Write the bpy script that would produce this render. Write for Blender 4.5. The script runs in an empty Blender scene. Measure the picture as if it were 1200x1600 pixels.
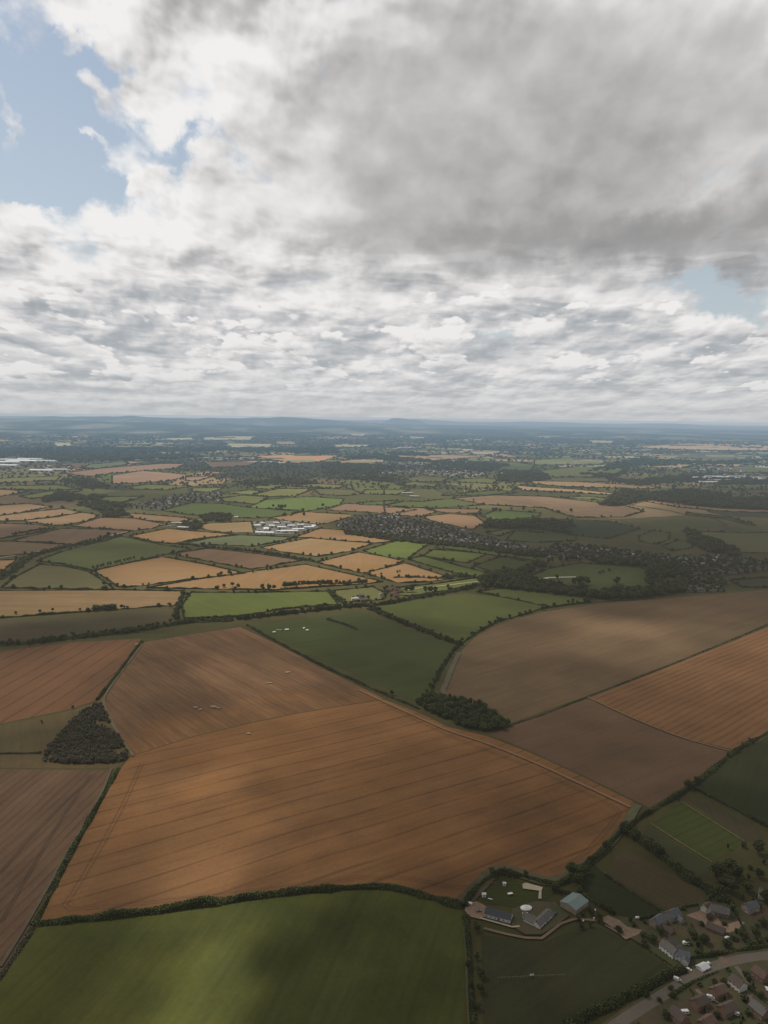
import bpy, math, random, os
import numpy as np
from mathutils import Vector, Matrix

random.seed(7)
rng = np.random.default_rng(7)
scene = bpy.context.scene
C = scene.collection
R = math.radians
PI = math.pi

# ------------------------------------------------------------------ camera
CAM_H = 400.0
FOC = 1200.0                      # focal length in photo pixels (photo 1200 x 1600)
PITCH = math.atan(150.0 / FOC)
ROLL = math.atan(15.0 / 1200.0)
fwd = Vector((0, math.cos(PITCH), -math.sin(PITCH)))
up0 = Vector((0, math.sin(PITCH), math.cos(PITCH)))
rt0 = Vector((1, 0, 0))
right = math.cos(ROLL) * rt0 + math.sin(ROLL) * up0
upv = -math.sin(ROLL) * rt0 + math.cos(ROLL) * up0
cam_data = bpy.data.cameras.new("camera")
cam = bpy.data.objects.new("camera", cam_data)
C.objects.link(cam)
m = Matrix((right, upv, -fwd)).transposed().to_4x4()
m.translation = Vector((0, 0, CAM_H))
cam.matrix_world = m
cam_data.sensor_fit = 'VERTICAL'
cam_data.sensor_height = 36.0
cam_data.lens = 27.0
cam_data.clip_start = 1.0
cam_data.clip_end = 400000.0
scene.camera = cam
scene.render.engine = 'CYCLES'
scene.cycles.use_denoising = True
scene.cycles.use_adaptive_sampling = True
scene.cycles.adaptive_threshold = 0.02
scene.cycles.max_bounces = 4
scene.cycles.diffuse_bounces = 2
scene.cycles.glossy_bounces = 1
scene.cycles.transparent_max_bounces = 8
scene.view_settings.view_transform = 'Standard'
scene.view_settings.look = 'None'
scene.view_settings.exposure = 0
scene.view_settings.gamma = 1


def ray(u, v):
    return (fwd * FOC + right * (u - 600.0) + upv * (800.0 - v)).normalized()


def gp(u, v, z=0.0):
    """point of the ground seen at photo position (u, v)"""
    d = ray(u, v)
    t = (CAM_H - z) / max(-d.z, 1e-5)
    return Vector((d.x * t, d.y * t, z))


def azel(u, v):
    d = ray(u, v)
    return math.degrees(math.atan2(d.x, d.y)), math.degrees(math.asin(d.z))


# ------------------------------------------------------------------ nodes
class NT:
    """small helper that writes node trees"""

    def __init__(self, tree):
        self.t = tree
        self.n = tree.nodes
        self.l = tree.links

    def node(self, typ, **kw):
        nd = self.n.new(typ)
        for k, v in kw.items():
            setattr(nd, k, v)
        return nd

    def put(self, sock, v):
        if v is None:
            return
        if isinstance(v, bpy.types.NodeSocket):
            self.l.new(v, sock)
        else:
            if hasattr(sock.default_value, '__len__') and len(sock.default_value) == 4 and len(v) == 3:
                v = (*v, 1)
            sock.default_value = v

    def math(self, op, a, b=None, c=None, clamp=False):
        nd = self.node('ShaderNodeMath', operation=op, use_clamp=clamp)
        for i, v in enumerate((a, b, c)):
            if v is not None:
                self.put(nd.inputs[i], v)
        return nd.outputs[0]

    def vmath(self, op, a, b=None, out=0):
        nd = self.node('ShaderNodeVectorMath', operation=op)
        self.put(nd.inputs[0], a)
        if b is not None:
            if op == 'SCALE':
                self.put(nd.inputs[3], b)
            else:
                self.put(nd.inputs[1], b)
        return nd.outputs[out]

    def noise(self, vec, scale, detail=4, rough=0.5, lac=2.0, dist=0.0, out=0):
        nd = self.node('ShaderNodeTexNoise', noise_dimensions='2D')
        self.put(nd.inputs['Vector'], vec)
        self.put(nd.inputs['Scale'], scale)
        nd.inputs['Detail'].default_value = detail
        nd.inputs['Roughness'].default_value = rough
        nd.inputs['Lacunarity'].default_value = lac
        nd.inputs['Distortion'].default_value = dist
        return nd.outputs[out]

    def voro(self, vec, scale, feature='F1', out=0, rnd=1.0, smooth=1.0, detail=0):
        nd = self.node('ShaderNodeTexVoronoi', feature=feature, voronoi_dimensions='2D')
        self.put(nd.inputs['Vector'], vec)
        self.put(nd.inputs['Scale'], scale)
        nd.inputs['Randomness'].default_value = rnd
        if feature == 'SMOOTH_F1':
            nd.inputs['Smoothness'].default_value = smooth
        if 'Detail' in nd.inputs:
            nd.inputs['Detail'].default_value = detail
        return nd.outputs[out]

    def mix(self, fac, a, b, mode='MIX'):
        nd = self.node('ShaderNodeMix', data_type='RGBA', blend_type=mode)
        self.put(nd.inputs[0], fac)
        self.put(nd.inputs[6], a)
        self.put(nd.inputs[7], b)
        return nd.outputs[2]

    def ramp(self, v, lo, hi, a=0.0, b=1.0, smooth=True):
        nd = self.node('ShaderNodeMapRange', interpolation_type='SMOOTHSTEP' if smooth else 'LINEAR', clamp=True)
        self.put(nd.inputs[0], v)
        for i, q in enumerate((lo, hi, a, b)):
            self.put(nd.inputs[i + 1], q)
        return nd.outputs[0]

    def comb(self, x, y, z):
        nd = self.node('ShaderNodeCombineXYZ')
        for i, q in enumerate((x, y, z)):
            self.put(nd.inputs[i], q)
        return nd.outputs[0]

    def sep(self, v):
        nd = self.node('ShaderNodeSeparateXYZ')
        self.put(nd.inputs[0], v)
        return nd.outputs

    def colramp(self, v, stops, interp='LINEAR'):
        nd = self.node('ShaderNodeValToRGB')
        cr = nd.color_ramp
        cr.interpolation = interp
        while len(cr.elements) < len(stops):
            cr.elements.new(0.5)
        for e, (p, c) in zip(cr.elements, stops):
            e.position = p
            e.color = (*c, 1) if len(c) == 3 else c
        self.put(nd.inputs[0], v)
        return nd.outputs[0]


# ------------------------------------------------------------------ light
SUN = Vector((-0.47, 0.33, 0.82)).normalized()     # towards the sun
sun_el = math.asin(SUN.z)
sun_az = math.atan2(SUN.x, SUN.y)                   # clockwise from +Y
sd = bpy.data.lights.new("sun", 'SUN')
sd.energy = 5.0
sd.angle = R(0.53)
sd.color = (1.0, 0.94, 0.84)
so = bpy.data.objects.new("sun", sd)
so.rotation_euler = (SUN).to_track_quat('Z', 'Y').to_euler()
so.location = (0, 0, 3000)
C.objects.link(so)

# ------------------------------------------------------------------ sky
world = bpy.data.worlds.new("World")
scene.world = world
world.use_nodes = True
N = NT(world.node_tree)
N.n.clear()
tc = N.node('ShaderNodeTexCoord').outputs['Generated']
D = N.vmath('NORMALIZE', tc)
dx, dy, dz = N.sep(D)
az = N.math('MULTIPLY', N.math('ARCTAN2', dx, dy), 180 / PI)
el = N.math('MULTIPLY', N.math('ARCSINE', dz), 180 / PI)
P = N.comb(az, el, 0.0)
# compress towards the horizon the way a cloud layer does
elc = N.math('MAXIMUM', el, 0.0)
qx = N.math('DIVIDE', N.math('MULTIPLY', az, 0.33), N.math('POWER', N.math('ADD', elc, 5.0), 0.35))
qy = N.math('MULTIPLY_ADD', elc, 0.045, N.math('MULTIPLY', N.math('LOGARITHM', N.math('ADD', elc, 2.6), math.e), 2.2))
Q = N.comb(qx, qy, 0.0)
wq = N.vmath('SUBTRACT', N.noise(Q, 1.6, 3, 0.5, out=1), (0.5, 0.5, 0.5))
Qw = N.vmath('ADD', Q, N.vmath('SCALE', wq, 0.14))
wp = N.vmath('SUBTRACT', N.noise(P, 0.16, 6, 0.58, out=1), (0.5, 0.5, 0.5))
Pw = N.vmath('ADD', P, N.vmath('SCALE', wp, 9.0))


def field(items, vec, base):
    """sum of soft ellipses: (u, v, ru, rv, rotation, weight) in degrees of sky"""
    acc = base
    for (u, v, ru, rv, rot, w) in items:
        a, e = azel(u, v)
        mp = N.node('ShaderNodeMapping', vector_type='TEXTURE')
        N.put(mp.inputs[0], vec)
        mp.inputs[1].default_value = (a, e, 0)
        mp.inputs[2].default_value = (0, 0, R(rot))
        mp.inputs[3].default_value = (ru * 0.0477, rv * 0.0477, 1000.0)
        l2 = N.vmath('DOT_PRODUCT', mp.outputs[0], mp.outputs[0], out=1)
        g = N.math('EXPONENT', N.math('MULTIPLY', l2, -1.0))
        acc = N.math('MULTIPLY_ADD', g, w, acc)
    return acc


def billow(vec, s):
    v1 = N.voro(vec, s)
    v2 = N.voro(vec, s * 2.1)
    v3 = N.voro(vec, s * 4.3)
    v4 = N.voro(vec, s * 9.0)
    a = N.math('MULTIPLY_ADD', v2, 0.55, v1)
    a = N.math('MULTIPLY_ADD', v3, 0.30, a)
    a = N.math('MULTIPLY_ADD', v4, 0.16, a)
    return N.math('SUBTRACT', 1.0, a)


def cloudtex(vec):
    f = N.noise(vec, 1.35, 8, 0.50)
    b = billow(vec, 2.0)
    return N.math('MULTIPLY_ADD', b, 0.30, N.math('MULTIPLY', f, 1.0))


n0 = cloudtex(Qw)
n1 = cloudtex(N.vmath('ADD', Qw, (-0.030, 0.055, 0.0)))      # sample towards the light (up, left)
nb = N.noise(Qw, 1.5, 3, 0.5)
n2 = N.noise(N.vmath('ADD', Qw, (-0.06, 0.20, 0.0)), 1.5, 3, 0.5)
emb = N.math('SUBTRACT', n0, n1)
emb2 = N.math('SUBTRACT', nb, n2)
nc = N.math('SUBTRACT', n0, 0.54)

COVER = [
    (30, 130, 105, 80, 0, -1.30), (110, 140, 60, 50, 0, -0.5), (10, 250, 150, 62, 0, -1.20), (130, 285, 95, 26, 12, -0.85), (285, 245, 42, 24, 15, -0.85), (225, 205, 60, 26, 25, -0.60), (165, 110, 36, 60, -20, -0.6),
    (128, 150, 42, 26, 0, 1.05), (118, 230, 62, 16, 0, 0.95), (6, 150, 20, 55, 0, 0.9), (90, 62, 70, 20, 0, 0.35), (190, 300, 40, 12, 0, 0.4),
    (1150, 458, 85, 36, -12, -1.00), (1185, 400, 40, 26, 0, -0.35), (1190, 515, 60, 40, 0, 0.5),
    (480, 440, 90, 20, 8, -0.22), (0, 305, 150, 14, 0, -0.3),
]
cov = field(COVER, Pw, 0.55)
cov = N.math('MULTIPLY_ADD', nc, 1.3, cov)
alpha = N.ramp(cov, -0.26, 0.34)

LUM = [
    (900, 250, 400, 210, 0, -0.215), (820, 372, 330, 40, 2, -0.13), (1150, 330, 300, 75, 0, -0.12), (1100, 395, 260, 22, 3, -0.06),
    (620, 190, 120, 150, -15, -0.06), (1090, 160, 60, 180, 15, 0.05), (1040, 290, 130, 22, 12, 0.11),
    (230, 130, 90, 120, 30, 0.17), (230, 270, 110, 60, 20, 0.14), (450, 310, 180, 60, 30, 0.12),
    (120, 350, 140, 55, 5, 0.16), (100, 40, 220, 60, 0, 0.05), (230, 503, 150, 20, -3, -0.26), (300, 400, 120, 18, -5, -0.12),
    (120, 400, 260, 50, 0, 0.08), (420, 430, 120, 60, 0, 0.05), (350, 540, 300, 25, 0, -0.05),
    (650, 470, 260, 60, 0, 0.10), (900, 460, 190, 36, 0, 0.06), (700, 538, 160, 14, 0, -0.18),
    (1020, 500, 120, 24, 0, 0.09), (900, 545, 150, 12, 0, -0.12), (880, 575, 260, 18, 0, -0.08), (100, 590, 320, 20, 0, -0.08),
    (560, 60, 60, 80, 0, 0.04), (340, 60, 130, 80, 0, 0.06), (1100, 575, 130, 22, 0, -0.08),
    (480, 590, 200, 16, 0, 0.03), (600, 635, 900, 22, 0, 0.02),
]
soft = field([(900, 190, 520, 210, 0, 1.0), (1000, 330, 500, 90, 0, 0.6)], P, 0.0)     # smooth base of the big cloud
soft = N.ramp(soft, 0.1, 0.9)
lum = field(LUM, Pw, 0.66)
dete = N.math('MULTIPLY', emb, N.math('SUBTRACT', 1.0, N.math('MULTIPLY', soft, 0.80)))
lum = N.math('MULTIPLY_ADD', dete, 0.95, lum)
lum = N.math('MULTIPLY_ADD', N.math('MULTIPLY', emb2, N.math('SUBTRACT', 1.0, N.math('MULTIPLY', soft, 0.72))), 1.05, lum)
thick = N.ramp(nc, -0.1, 0.32)
lum = N.math('MULTIPLY_ADD', thick, -0.06, lum)
edge = N.ramp(cov, 0.05, 0.75, 0.07, 0.0)
lum = N.math('ADD', lum, edge)


# two nearer rows of cumulus with crisp heads and flat grey bases
def row(offset, sc_, thr, lo, hi, seed_lum):
    q = N.vmath('ADD', N.vmath('MULTIPLY', Qw, (sc_, sc_, 0)), offset)

    def dens(v_):
        return N.math('MULTIPLY_ADD', billow(v_, 2.3), 0.34, N.noise(v_, 1.15, 7, 0.5))
    t0_ = dens(q)
    t1_ = dens(N.vmath('ADD', q, (-0.035, 0.075, 0.0)))
    b0_ = N.noise(q, 1.15, 1, 0.5)
    b1_ = N.noise(N.vmath('ADD', q, (0.0, 0.30, 0.0)), 1.15, 1, 0.5)
    band = N.math('MULTIPLY', N.ramp(el, lo[0], lo[1]), N.ramp(el, hi[0], hi[1], 1.0, 0.0))
    g_ = N.math('MULTIPLY_ADD', N.math('SUBTRACT', band, 1.0), 0.9, t0_)
    g_ = N.math('MULTIPLY_ADD', soft, -0.55, g_)
    g_ = N.math('MINIMUM', g_, N.math('MULTIPLY_ADD', cov, 0.8, 0.50))
    a_ = N.ramp(g_, thr, thr + 0.11)
    sh_ = N.math('MULTIPLY_ADD', N.math('SUBTRACT', t0_, t1_), 1.15, seed_lum)
    sh_ = N.math('MULTIPLY_ADD', N.math('SUBTRACT', b0_, b1_), 1.7, sh_)
    sh_ = N.math('ADD', sh_, N.ramp(g_, thr, thr + 0.30, 0.10, -0.08))
    return a_, sh_


for args in (((3.1, 1.7, 0), 0.68, 0.57, (1.0, 3.5), (10.5, 14.5), 0.62), ((9.3, 4.4, 0), 1.0, 0.62, (0.4, 2.2), (8.0, 12.0), 0.63)):
    a_, sh_ = row(*args)
    lum = N.node('ShaderNodeMix', data_type='FLOAT').outputs[0] if False else N.math('ADD', N.math('MULTIPLY', lum, N.math('SUBTRACT', 1.0, a_)), N.math('MULTIPLY', sh_, a_))
    alpha = N.math('MAXIMUM', alpha, a_)
# long flat shadowed bases, stacked towards the horizon
fb = N.noise(N.vmath('MULTIPLY', Qw, (0.75, 2.1, 0)), 1.0, 5, 0.55)
fb2 = N.noise(N.vmath('MULTIPLY', N.vmath('ADD', Qw, (0.0, 0.10, 0.0)), (0.75, 2.1, 0)), 1.0, 2, 0.5)
lowm = N.math('MULTIPLY', N.ramp(el, 9.0, 14.0, 1.0, 0.0), N.ramp(el, 0.3, 2.0))
basm = N.ramp(fb, 0.50, 0.66)
lum = N.math('MULTIPLY_ADD', N.math('MULTIPLY', basm, lowm), -0.24, lum)
tops = N.ramp(N.math('SUBTRACT', fb, fb2), 0.0, 0.10)
lum = N.math('MULTIPLY_ADD', N.math('MULTIPLY', tops, lowm), 0.11, lum)
lum = N.math('MINIMUM', lum, 1.0)
ccol = N.colramp(lum, [(0.12, (0.265, 0.260, 0.260)), (0.34, (0.355, 0.348, 0.345)), (0.55, (0.545, 0.535, 0.530)),
                       (0.72, (0.745, 0.735, 0.730)), (0.90, (0.880, 0.868, 0.860))])
ccl = N.colramp(lum, [(0.12, (0.36, 0.385, 0.41)), (0.34, (0.43, 0.455, 0.48)), (0.52, (0.560, 0.565, 0.580)),
                      (0.68, (0.715, 0.703, 0.700)), (0.88, (0.870, 0.850, 0.840))])
ccol = N.mix(N.math('MULTIPLY', N.ramp(el, 7.0, 14.0, 1.0, 0.0), N.math('SUBTRACT', 1.0, N.math('MULTIPLY', soft, 0.7))), ccol, ccl)
sky = N.node('ShaderNodeTexSky', sky_type='NISHITA')
sky.sun_disc = False
sky.sun_elevation = sun_el
sky.sun_rotation = sun_az
sky.altitude = 400
sky.air_density = 1.3
sky.dust_density = 1.6
blue = N.mix(1.0, sky.outputs[0], (0.085, 0.085, 0.085), 'MULTIPLY')
veil = N.ramp(el, 2.0, 26.0, 0.62, 0.26, smooth=False)
blue = N.mix(veil, blue, (0.60, 0.66, 0.71))
col = N.mix(alpha, blue, ccol)
hz = N.math('EXPONENT', N.math('MULTIPLY', N.math('ABSOLUTE', el), -0.42))
col = N.mix(N.math('MULTIPLY', hz, 0.80), col, (0.485, 0.510, 0.525))
# unseen sky overhead and behind, greyed to lower the ambient light
over = N.math('MAXIMUM', N.ramp(el, 27.5, 42.0), N.math('MULTIPLY', N.ramp(dy, 0.35, -0.25), N.ramp(el, 1.0, 12.0)))
col = N.mix(over, col, (0.300, 0.300, 0.303))
bg = N.node('ShaderNodeBackground')
N.put(bg.inputs[0], col)
bg.inputs[1].default_value = 1.0
wo = N.node('ShaderNodeOutputWorld')
N.l.new(bg.outputs[0], wo.inputs[0])
world.cycles.sampling_method = 'MANUAL'
world.cycles.sample_map_resolution = 512

# ------------------------------------------------------------------ materials
# haze painted in: emission mixed into each material, growing away from the world origin
HG = bpy.data.node_groups.new("painted_haze", 'ShaderNodeTree')
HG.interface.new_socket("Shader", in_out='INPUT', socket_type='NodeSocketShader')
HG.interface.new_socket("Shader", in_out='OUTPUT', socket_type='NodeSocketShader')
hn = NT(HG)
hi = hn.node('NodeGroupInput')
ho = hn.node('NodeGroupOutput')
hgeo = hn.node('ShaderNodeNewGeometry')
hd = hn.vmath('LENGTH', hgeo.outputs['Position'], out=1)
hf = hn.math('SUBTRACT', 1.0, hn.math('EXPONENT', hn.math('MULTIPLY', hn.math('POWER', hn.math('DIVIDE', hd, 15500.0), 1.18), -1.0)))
hcol = hn.mix(hn.ramp(hd, 15000.0, 90000.0, smooth=False), hn.mix(hn.ramp(hd, 1200.0, 9000.0), (0.34, 0.33, 0.30), (0.235, 0.320, 0.400)), (0.43, 0.49, 0.54))  # near warm stop paints a milky window veil over the land
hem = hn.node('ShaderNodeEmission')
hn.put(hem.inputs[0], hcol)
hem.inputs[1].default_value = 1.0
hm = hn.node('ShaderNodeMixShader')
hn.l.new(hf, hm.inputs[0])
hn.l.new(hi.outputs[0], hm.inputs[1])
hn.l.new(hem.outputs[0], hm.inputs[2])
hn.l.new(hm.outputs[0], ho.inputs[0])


def finish(n, col, rough=0.9, spec=0.15, normal=None, metallic=0.0):
    b = n.node('ShaderNodeBsdfPrincipled')
    n.put(b.inputs['Base Color'], col)
    n.put(b.inputs['Roughness'], rough)
    b.inputs['Specular IOR Level'].default_value = spec
    b.inputs['Metallic'].default_value = metallic
    if normal is not None:
        n.l.new(normal, b.inputs['Normal'])
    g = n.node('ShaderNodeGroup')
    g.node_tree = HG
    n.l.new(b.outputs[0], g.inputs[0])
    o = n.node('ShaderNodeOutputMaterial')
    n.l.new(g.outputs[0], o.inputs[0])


def newmat(name):
    mt = bpy.data.materials.new(name)
    mt.use_nodes = True
    n = NT(mt.node_tree)
    n.n.clear()
    return mt, n


def wpos(n):
    g = n.node('ShaderNodeNewGeometry')
    return g.outputs['Position']


# one shared node group for the crops: mottling at three sizes plus drilled / mown lines
FG = bpy.data.node_groups.new("crop_surface", 'ShaderNodeTree')
for nm, ty in (("A", 'NodeSocketColor'), ("B", 'NodeSocketColor'), ("Scale", 'NodeSocketFloat'), ("Angle", 'NodeSocketFloat'),
               ("Spacing", 'NodeSocketFloat'), ("Width", 'NodeSocketFloat'), ("Lines", 'NodeSocketFloat'),
               ("Fine", 'NodeSocketFloat'), ("Seed", 'NodeSocketFloat')):
    FG.interface.new_socket(nm, in_out='INPUT', socket_type=ty)
FG.interface.new_socket("Color", in_out='OUTPUT', socket_type='NodeSocketColor')
f = NT(FG)
fi = f.node('NodeGroupInput').outputs
fo = f.node('NodeGroupOutput')
pos = wpos(f)
rot = f.node('ShaderNodeVectorRotate', rotation_type='Z_AXIS')
f.put(rot.inputs[0], pos)
f.put(rot.inputs['Angle'], fi['Angle'])
rp = rot.outputs[0]
sh = f.vmath('ADD', pos, f.comb(fi['Seed'], f.math('MULTIPLY', fi['Seed'], 1.7), 0.0))
n_big = f.noise(sh, f.math('MULTIPLY', fi['Scale'], 0.0035), 4, 0.55)
n_med = f.noise(sh, f.math('MULTIPLY', fi['Scale'], 0.02), 5, 0.6)
n_fin = f.noise(sh, 0.25, 3, 0.7)
stretch = f.vmath('MULTIPLY', rp, (0.16, 0.012, 0.0))
n_str = f.noise(stretch, 1.0, 4, 0.65)
stretch2 = f.vmath('MULTIPLY', rp, (0.03, 0.0022, 0.0))
n_str2 = f.noise(stretch2, 1.0, 3, 0.6)
mixf = f.math('ADD', f.math('MULTIPLY', n_big, 0.55), f.math('MULTIPLY', n_med, 0.45))
mixf = f.ramp(mixf, 0.36, 0.64)
cA = f.mix(mixf, fi['A'], fi['B'])
sx, sy, sz = f.sep(rp)
wob = f.math('MULTIPLY', f.math('SUBTRACT', f.noise(pos, 0.004, 2), 0.5), 14.0)
lx = f.math('DIVIDE', f.math('ADD', sx, wob), fi['Spacing'])
fr = f.math('ABSOLUTE', f.math('SUBTRACT', f.math('FRACT', lx), 0.5))
lw = f.math('DIVIDE', fi['Width'], fi['Spacing'])
line = f.ramp(fr, 0.0, lw, 1.0, 0.0)
lmask = f.math('MULTIPLY', line, f.math('MULTIPLY', fi['Lines'], f.ramp(n_med, 0.25, 0.6, 0.35, 1.0)))
v = f.math('MULTIPLY_ADD', f.math('SUBTRACT', n_str, 0.5), fi['Fine'], 1.0)
v = f.math('MULTIPLY_ADD', f.math('SUBTRACT', n_str2, 0.5), f.math('MULTIPLY', fi['Fine'], 1.1), v)
v = f.math('MULTIPLY_ADD', f.math('SUBTRACT', n_fin, 0.5), 0.30, v)
v = f.math('MULTIPLY_ADD', f.math('SUBTRACT', n_med, 0.5), 0.35, v)
v = f.math('MULTIPLY', v, f.math('MULTIPLY_ADD', lmask, -1.0, 1.0))
cc = f.vmath('SCALE', cA, v)
f.l.new(cc, fo.inputs[0])

PAL = {  # base colours
    'gold': ((0.280, 0.171, 0.073), (0.238, 0.140, 0.062), 0.22), 'gold2': ((0.301, 0.199, 0.095), (0.245, 0.158, 0.073), 0.25),
    'tan': ((0.245, 0.164, 0.098), (0.210, 0.133, 0.081), 0.22), 'pink': ((0.238, 0.158, 0.108), (0.203, 0.130, 0.087), 0.2),
    'brown': ((0.164, 0.105, 0.063), (0.130, 0.084, 0.055), 0.25), 'dbrown': ((0.122, 0.083, 0.052), (0.098, 0.070, 0.046), 0.25),
    'umber': ((0.126, 0.070, 0.042), (0.105, 0.064, 0.043), 0.24), 'rust': ((0.240, 0.123, 0.054), (0.165, 0.090, 0.045), 0.4),
    'green': ((0.095, 0.110, 0.035), (0.070, 0.088, 0.029), 0.2), 'dgreen': ((0.062, 0.068, 0.024), (0.049, 0.057, 0.021), 0.2),
    'lgreen': ((0.140, 0.148, 0.059), (0.108, 0.123, 0.045), 0.2), 'pgreen': ((0.126, 0.135, 0.091), (0.105, 0.120, 0.073), 0.12),
    'olive': ((0.112, 0.105, 0.048), (0.087, 0.087, 0.038), 0.25), 'dolive': ((0.077, 0.073, 0.035), (0.059, 0.059, 0.029), 0.25),
    'ygreen': ((0.158, 0.158, 0.059), (0.126, 0.117, 0.049), 0.2), 'pale': ((0.301, 0.266, 0.185), (0.252, 0.224, 0.154), 0.2),
    'peach': ((0.336, 0.238, 0.158), (0.287, 0.196, 0.126), 0.2), 'orange': ((0.329, 0.189, 0.095), (0.287, 0.164, 0.084), 0.2),
}


def crop_mat(name, A, B, scale=1.0, angle=0.0, spacing=24.0, width=2.2, lines=0.0, fine=0.3, seed=0.0, blend=None):
    mt, n = newmat(name)
    g = n.node('ShaderNodeGroup')
    g.node_tree = FG
    if blend:
        # the neighbouring crop thins out into this one along a ragged line
        p0, nrm, wide, A2, B2 = blend
        dd_ = n.vmath('DOT_PRODUCT', n.vmath('SUBTRACT', wpos(n), p0), nrm, out=1)
        dd_ = n.math('MULTIPLY_ADD', n.math('SUBTRACT', n.noise(wpos(n), 0.012, 5, 0.6), 0.5), wide * 2.2, dd_)
        bf = n.ramp(dd_, 0.0, wide, 1.0, 0.0)
        A = n.mix(bf, A, A2)
        B = n.mix(bf, B, B2)
    for k, v in (("A", A), ("B", B), ("Scale", scale), ("Angle", angle), ("Spacing", spacing), ("Width", width),
                 ("Lines", lines), ("Fine", fine), ("Seed", seed)):
        n.put(g.inputs[k], v)
    finish(n, g.outputs[0], 0.95, 0.05)
    return mt


def plain_mat(name, col, var=0.25, scale=0.5, rough=0.85, spec=0.2, metallic=0.0):
    mt, n = newmat(name)
    p = wpos(n)
    a = n.noise(p, scale, 4, 0.6)
    v = n.math('MULTIPLY_ADD', n.math('SUBTRACT', a, 0.5), var * 2, 1.0)
    a2 = n.noise(p, scale * 0.08, 3, 0.6)
    v = n.math('MULTIPLY_ADD', n.math('SUBTRACT', a2, 0.5), var * 2, v)
    finish(n, n.vmath('SCALE', col, v), rough, spec, metallic=metallic)
    return mt


# ------------------------------------------------------------------ objects
def link(o, parent=None):
    C.objects.link(o)
    if parent is not None:
        o.parent = parent
    return o


def tag(o, label=None, cat=None, group=None, kind=None):
    if label:
        o['label'] = label
    if cat:
        o['category'] = cat
    if group:
        o['group'] = group
    if kind:
        o['kind'] = kind
    return o


def mesh_np(name, verts, faces4=None, faces3=None, mats=(), midx=None, smooth=False):
    """fast mesh from numpy arrays"""
    me = bpy.data.meshes.new(name)
    verts = np.asarray(verts, np.float32).reshape(-1, 3)
    loops, starts, totals = [], [], []
    s = 0
    for fa, k in ((faces4, 4), (faces3, 3)):
        if fa is not None and len(fa):
            fa = np.asarray(fa, np.int32).reshape(-1, k)
            loops.append(fa.ravel())
            starts.append(s + np.arange(len(fa)) * k)
            totals.append(np.full(len(fa), k))
            s += len(fa) * k
    loops = np.concatenate(loops).astype(np.int32)
    starts = np.concatenate(starts).astype(np.int32)
    totals = np.concatenate(totals).astype(np.int32)
    me.vertices.add(len(verts))
    me.vertices.foreach_set('co', verts.ravel())
    me.loops.add(len(loops))
    me.loops.foreach_set('vertex_index', loops)
    me.polygons.add(len(starts))
    me.polygons.foreach_set('loop_start', starts)
    if midx is not None:
        me.polygons.foreach_set('material_index', np.asarray(midx, np.int32))
    me.update(calc_edges=True)
    for mt in mats:
        me.materials.append(mt)
    if smooth:
        me.polygons.foreach_set('use_smooth', np.ones(len(starts), bool))
    return me


def from_pydata(name, verts, faces, mats=(), parent=None, midx=None):
    me = bpy.data.meshes.new(name)
    me.from_pydata([tuple(v) for v in verts], [], faces)
    for mt in mats:
        me.materials.append(mt)
    if midx is not None:
        for p, i in zip(me.polygons, midx):
            p.material_index = i
    me.update()
    o = bpy.data.objects.new(name, me)
    return link(o, parent)


from mathutils.geometry import tessellate_polygon


def sheet(name, pts, z, mat, kind='structure', midpoints=True):
    """flat ground sheet from ground points"""
    vs = [Vector((p[0], p[1], z)) for p in pts]
    tris = tessellate_polygon([vs])
    me = bpy.data.meshes.new(name)
    fs = []
    for t in tris:
        a, b, c = (vs[i] for i in t)
        if (b - a).cross(c - a).z < 0:
            t = (t[0], t[2], t[1])
        fs.append(tuple(t))
    me.from_pydata([tuple(v) for v in vs], [], fs)
    me.materials.append(mat)
    me.update()
    o = bpy.data.objects.new(name, me)
    link(o)
    if kind:
        o['kind'] = kind
    return o


def smooth_line(pts, step):
    """Catmull-Rom through ground points, resampled"""
    P = [Vector((p[0], p[1], 0)) for p in pts]
    P = [P[0] * 2 - P[1]] + P + [P[-1] * 2 - P[-2]]
    out = []
    for i in range(1, len(P) - 2):
        L = (P[i + 1] - P[i]).length
        k = max(1, int(L / step))
        for j in range(k):
            t = j / k
            a, b, c, d = P[i - 1], P[i], P[i + 1], P[i + 2]
            out.append(0.5 * ((2 * b) + (c - a) * t + (2 * a - 5 * b + 4 * c - d) * t * t + (3 * b - 3 * c + d - a) * t ** 3))
    out.append(P[-2])
    return out


def ribbon(name, pts, width, z, mat, closed=False, offsets=(0.0,), kind='structure'):
    """strips laid on the ground along a line; offsets draws several side by side"""
    n = len(pts)
    V, F = [], []
    for off in offsets:
        b0 = len(V)
        for i, p in enumerate(pts):
            a = pts[max(i - 1, 0)]
            c = pts[min(i + 1, n - 1)]
            t = (c - a)
            t.z = 0
            t.normalize()
            s = Vector((-t.y, t.x, 0))
            w = width if not callable(width) else width(i / (n - 1))
            V.append(p + s * (off + w / 2) + Vector((0, 0, z)))
            V.append(p + s * (off - w / 2) + Vector((0, 0, z)))
        for i in range(n - 1):
            q = b0 + 2 * i
            F.append((q + 1, q + 3, q + 2, q))
    o = from_pydata(name, V, F, (mat,))
    if kind:
        o['kind'] = kind
    return o


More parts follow.
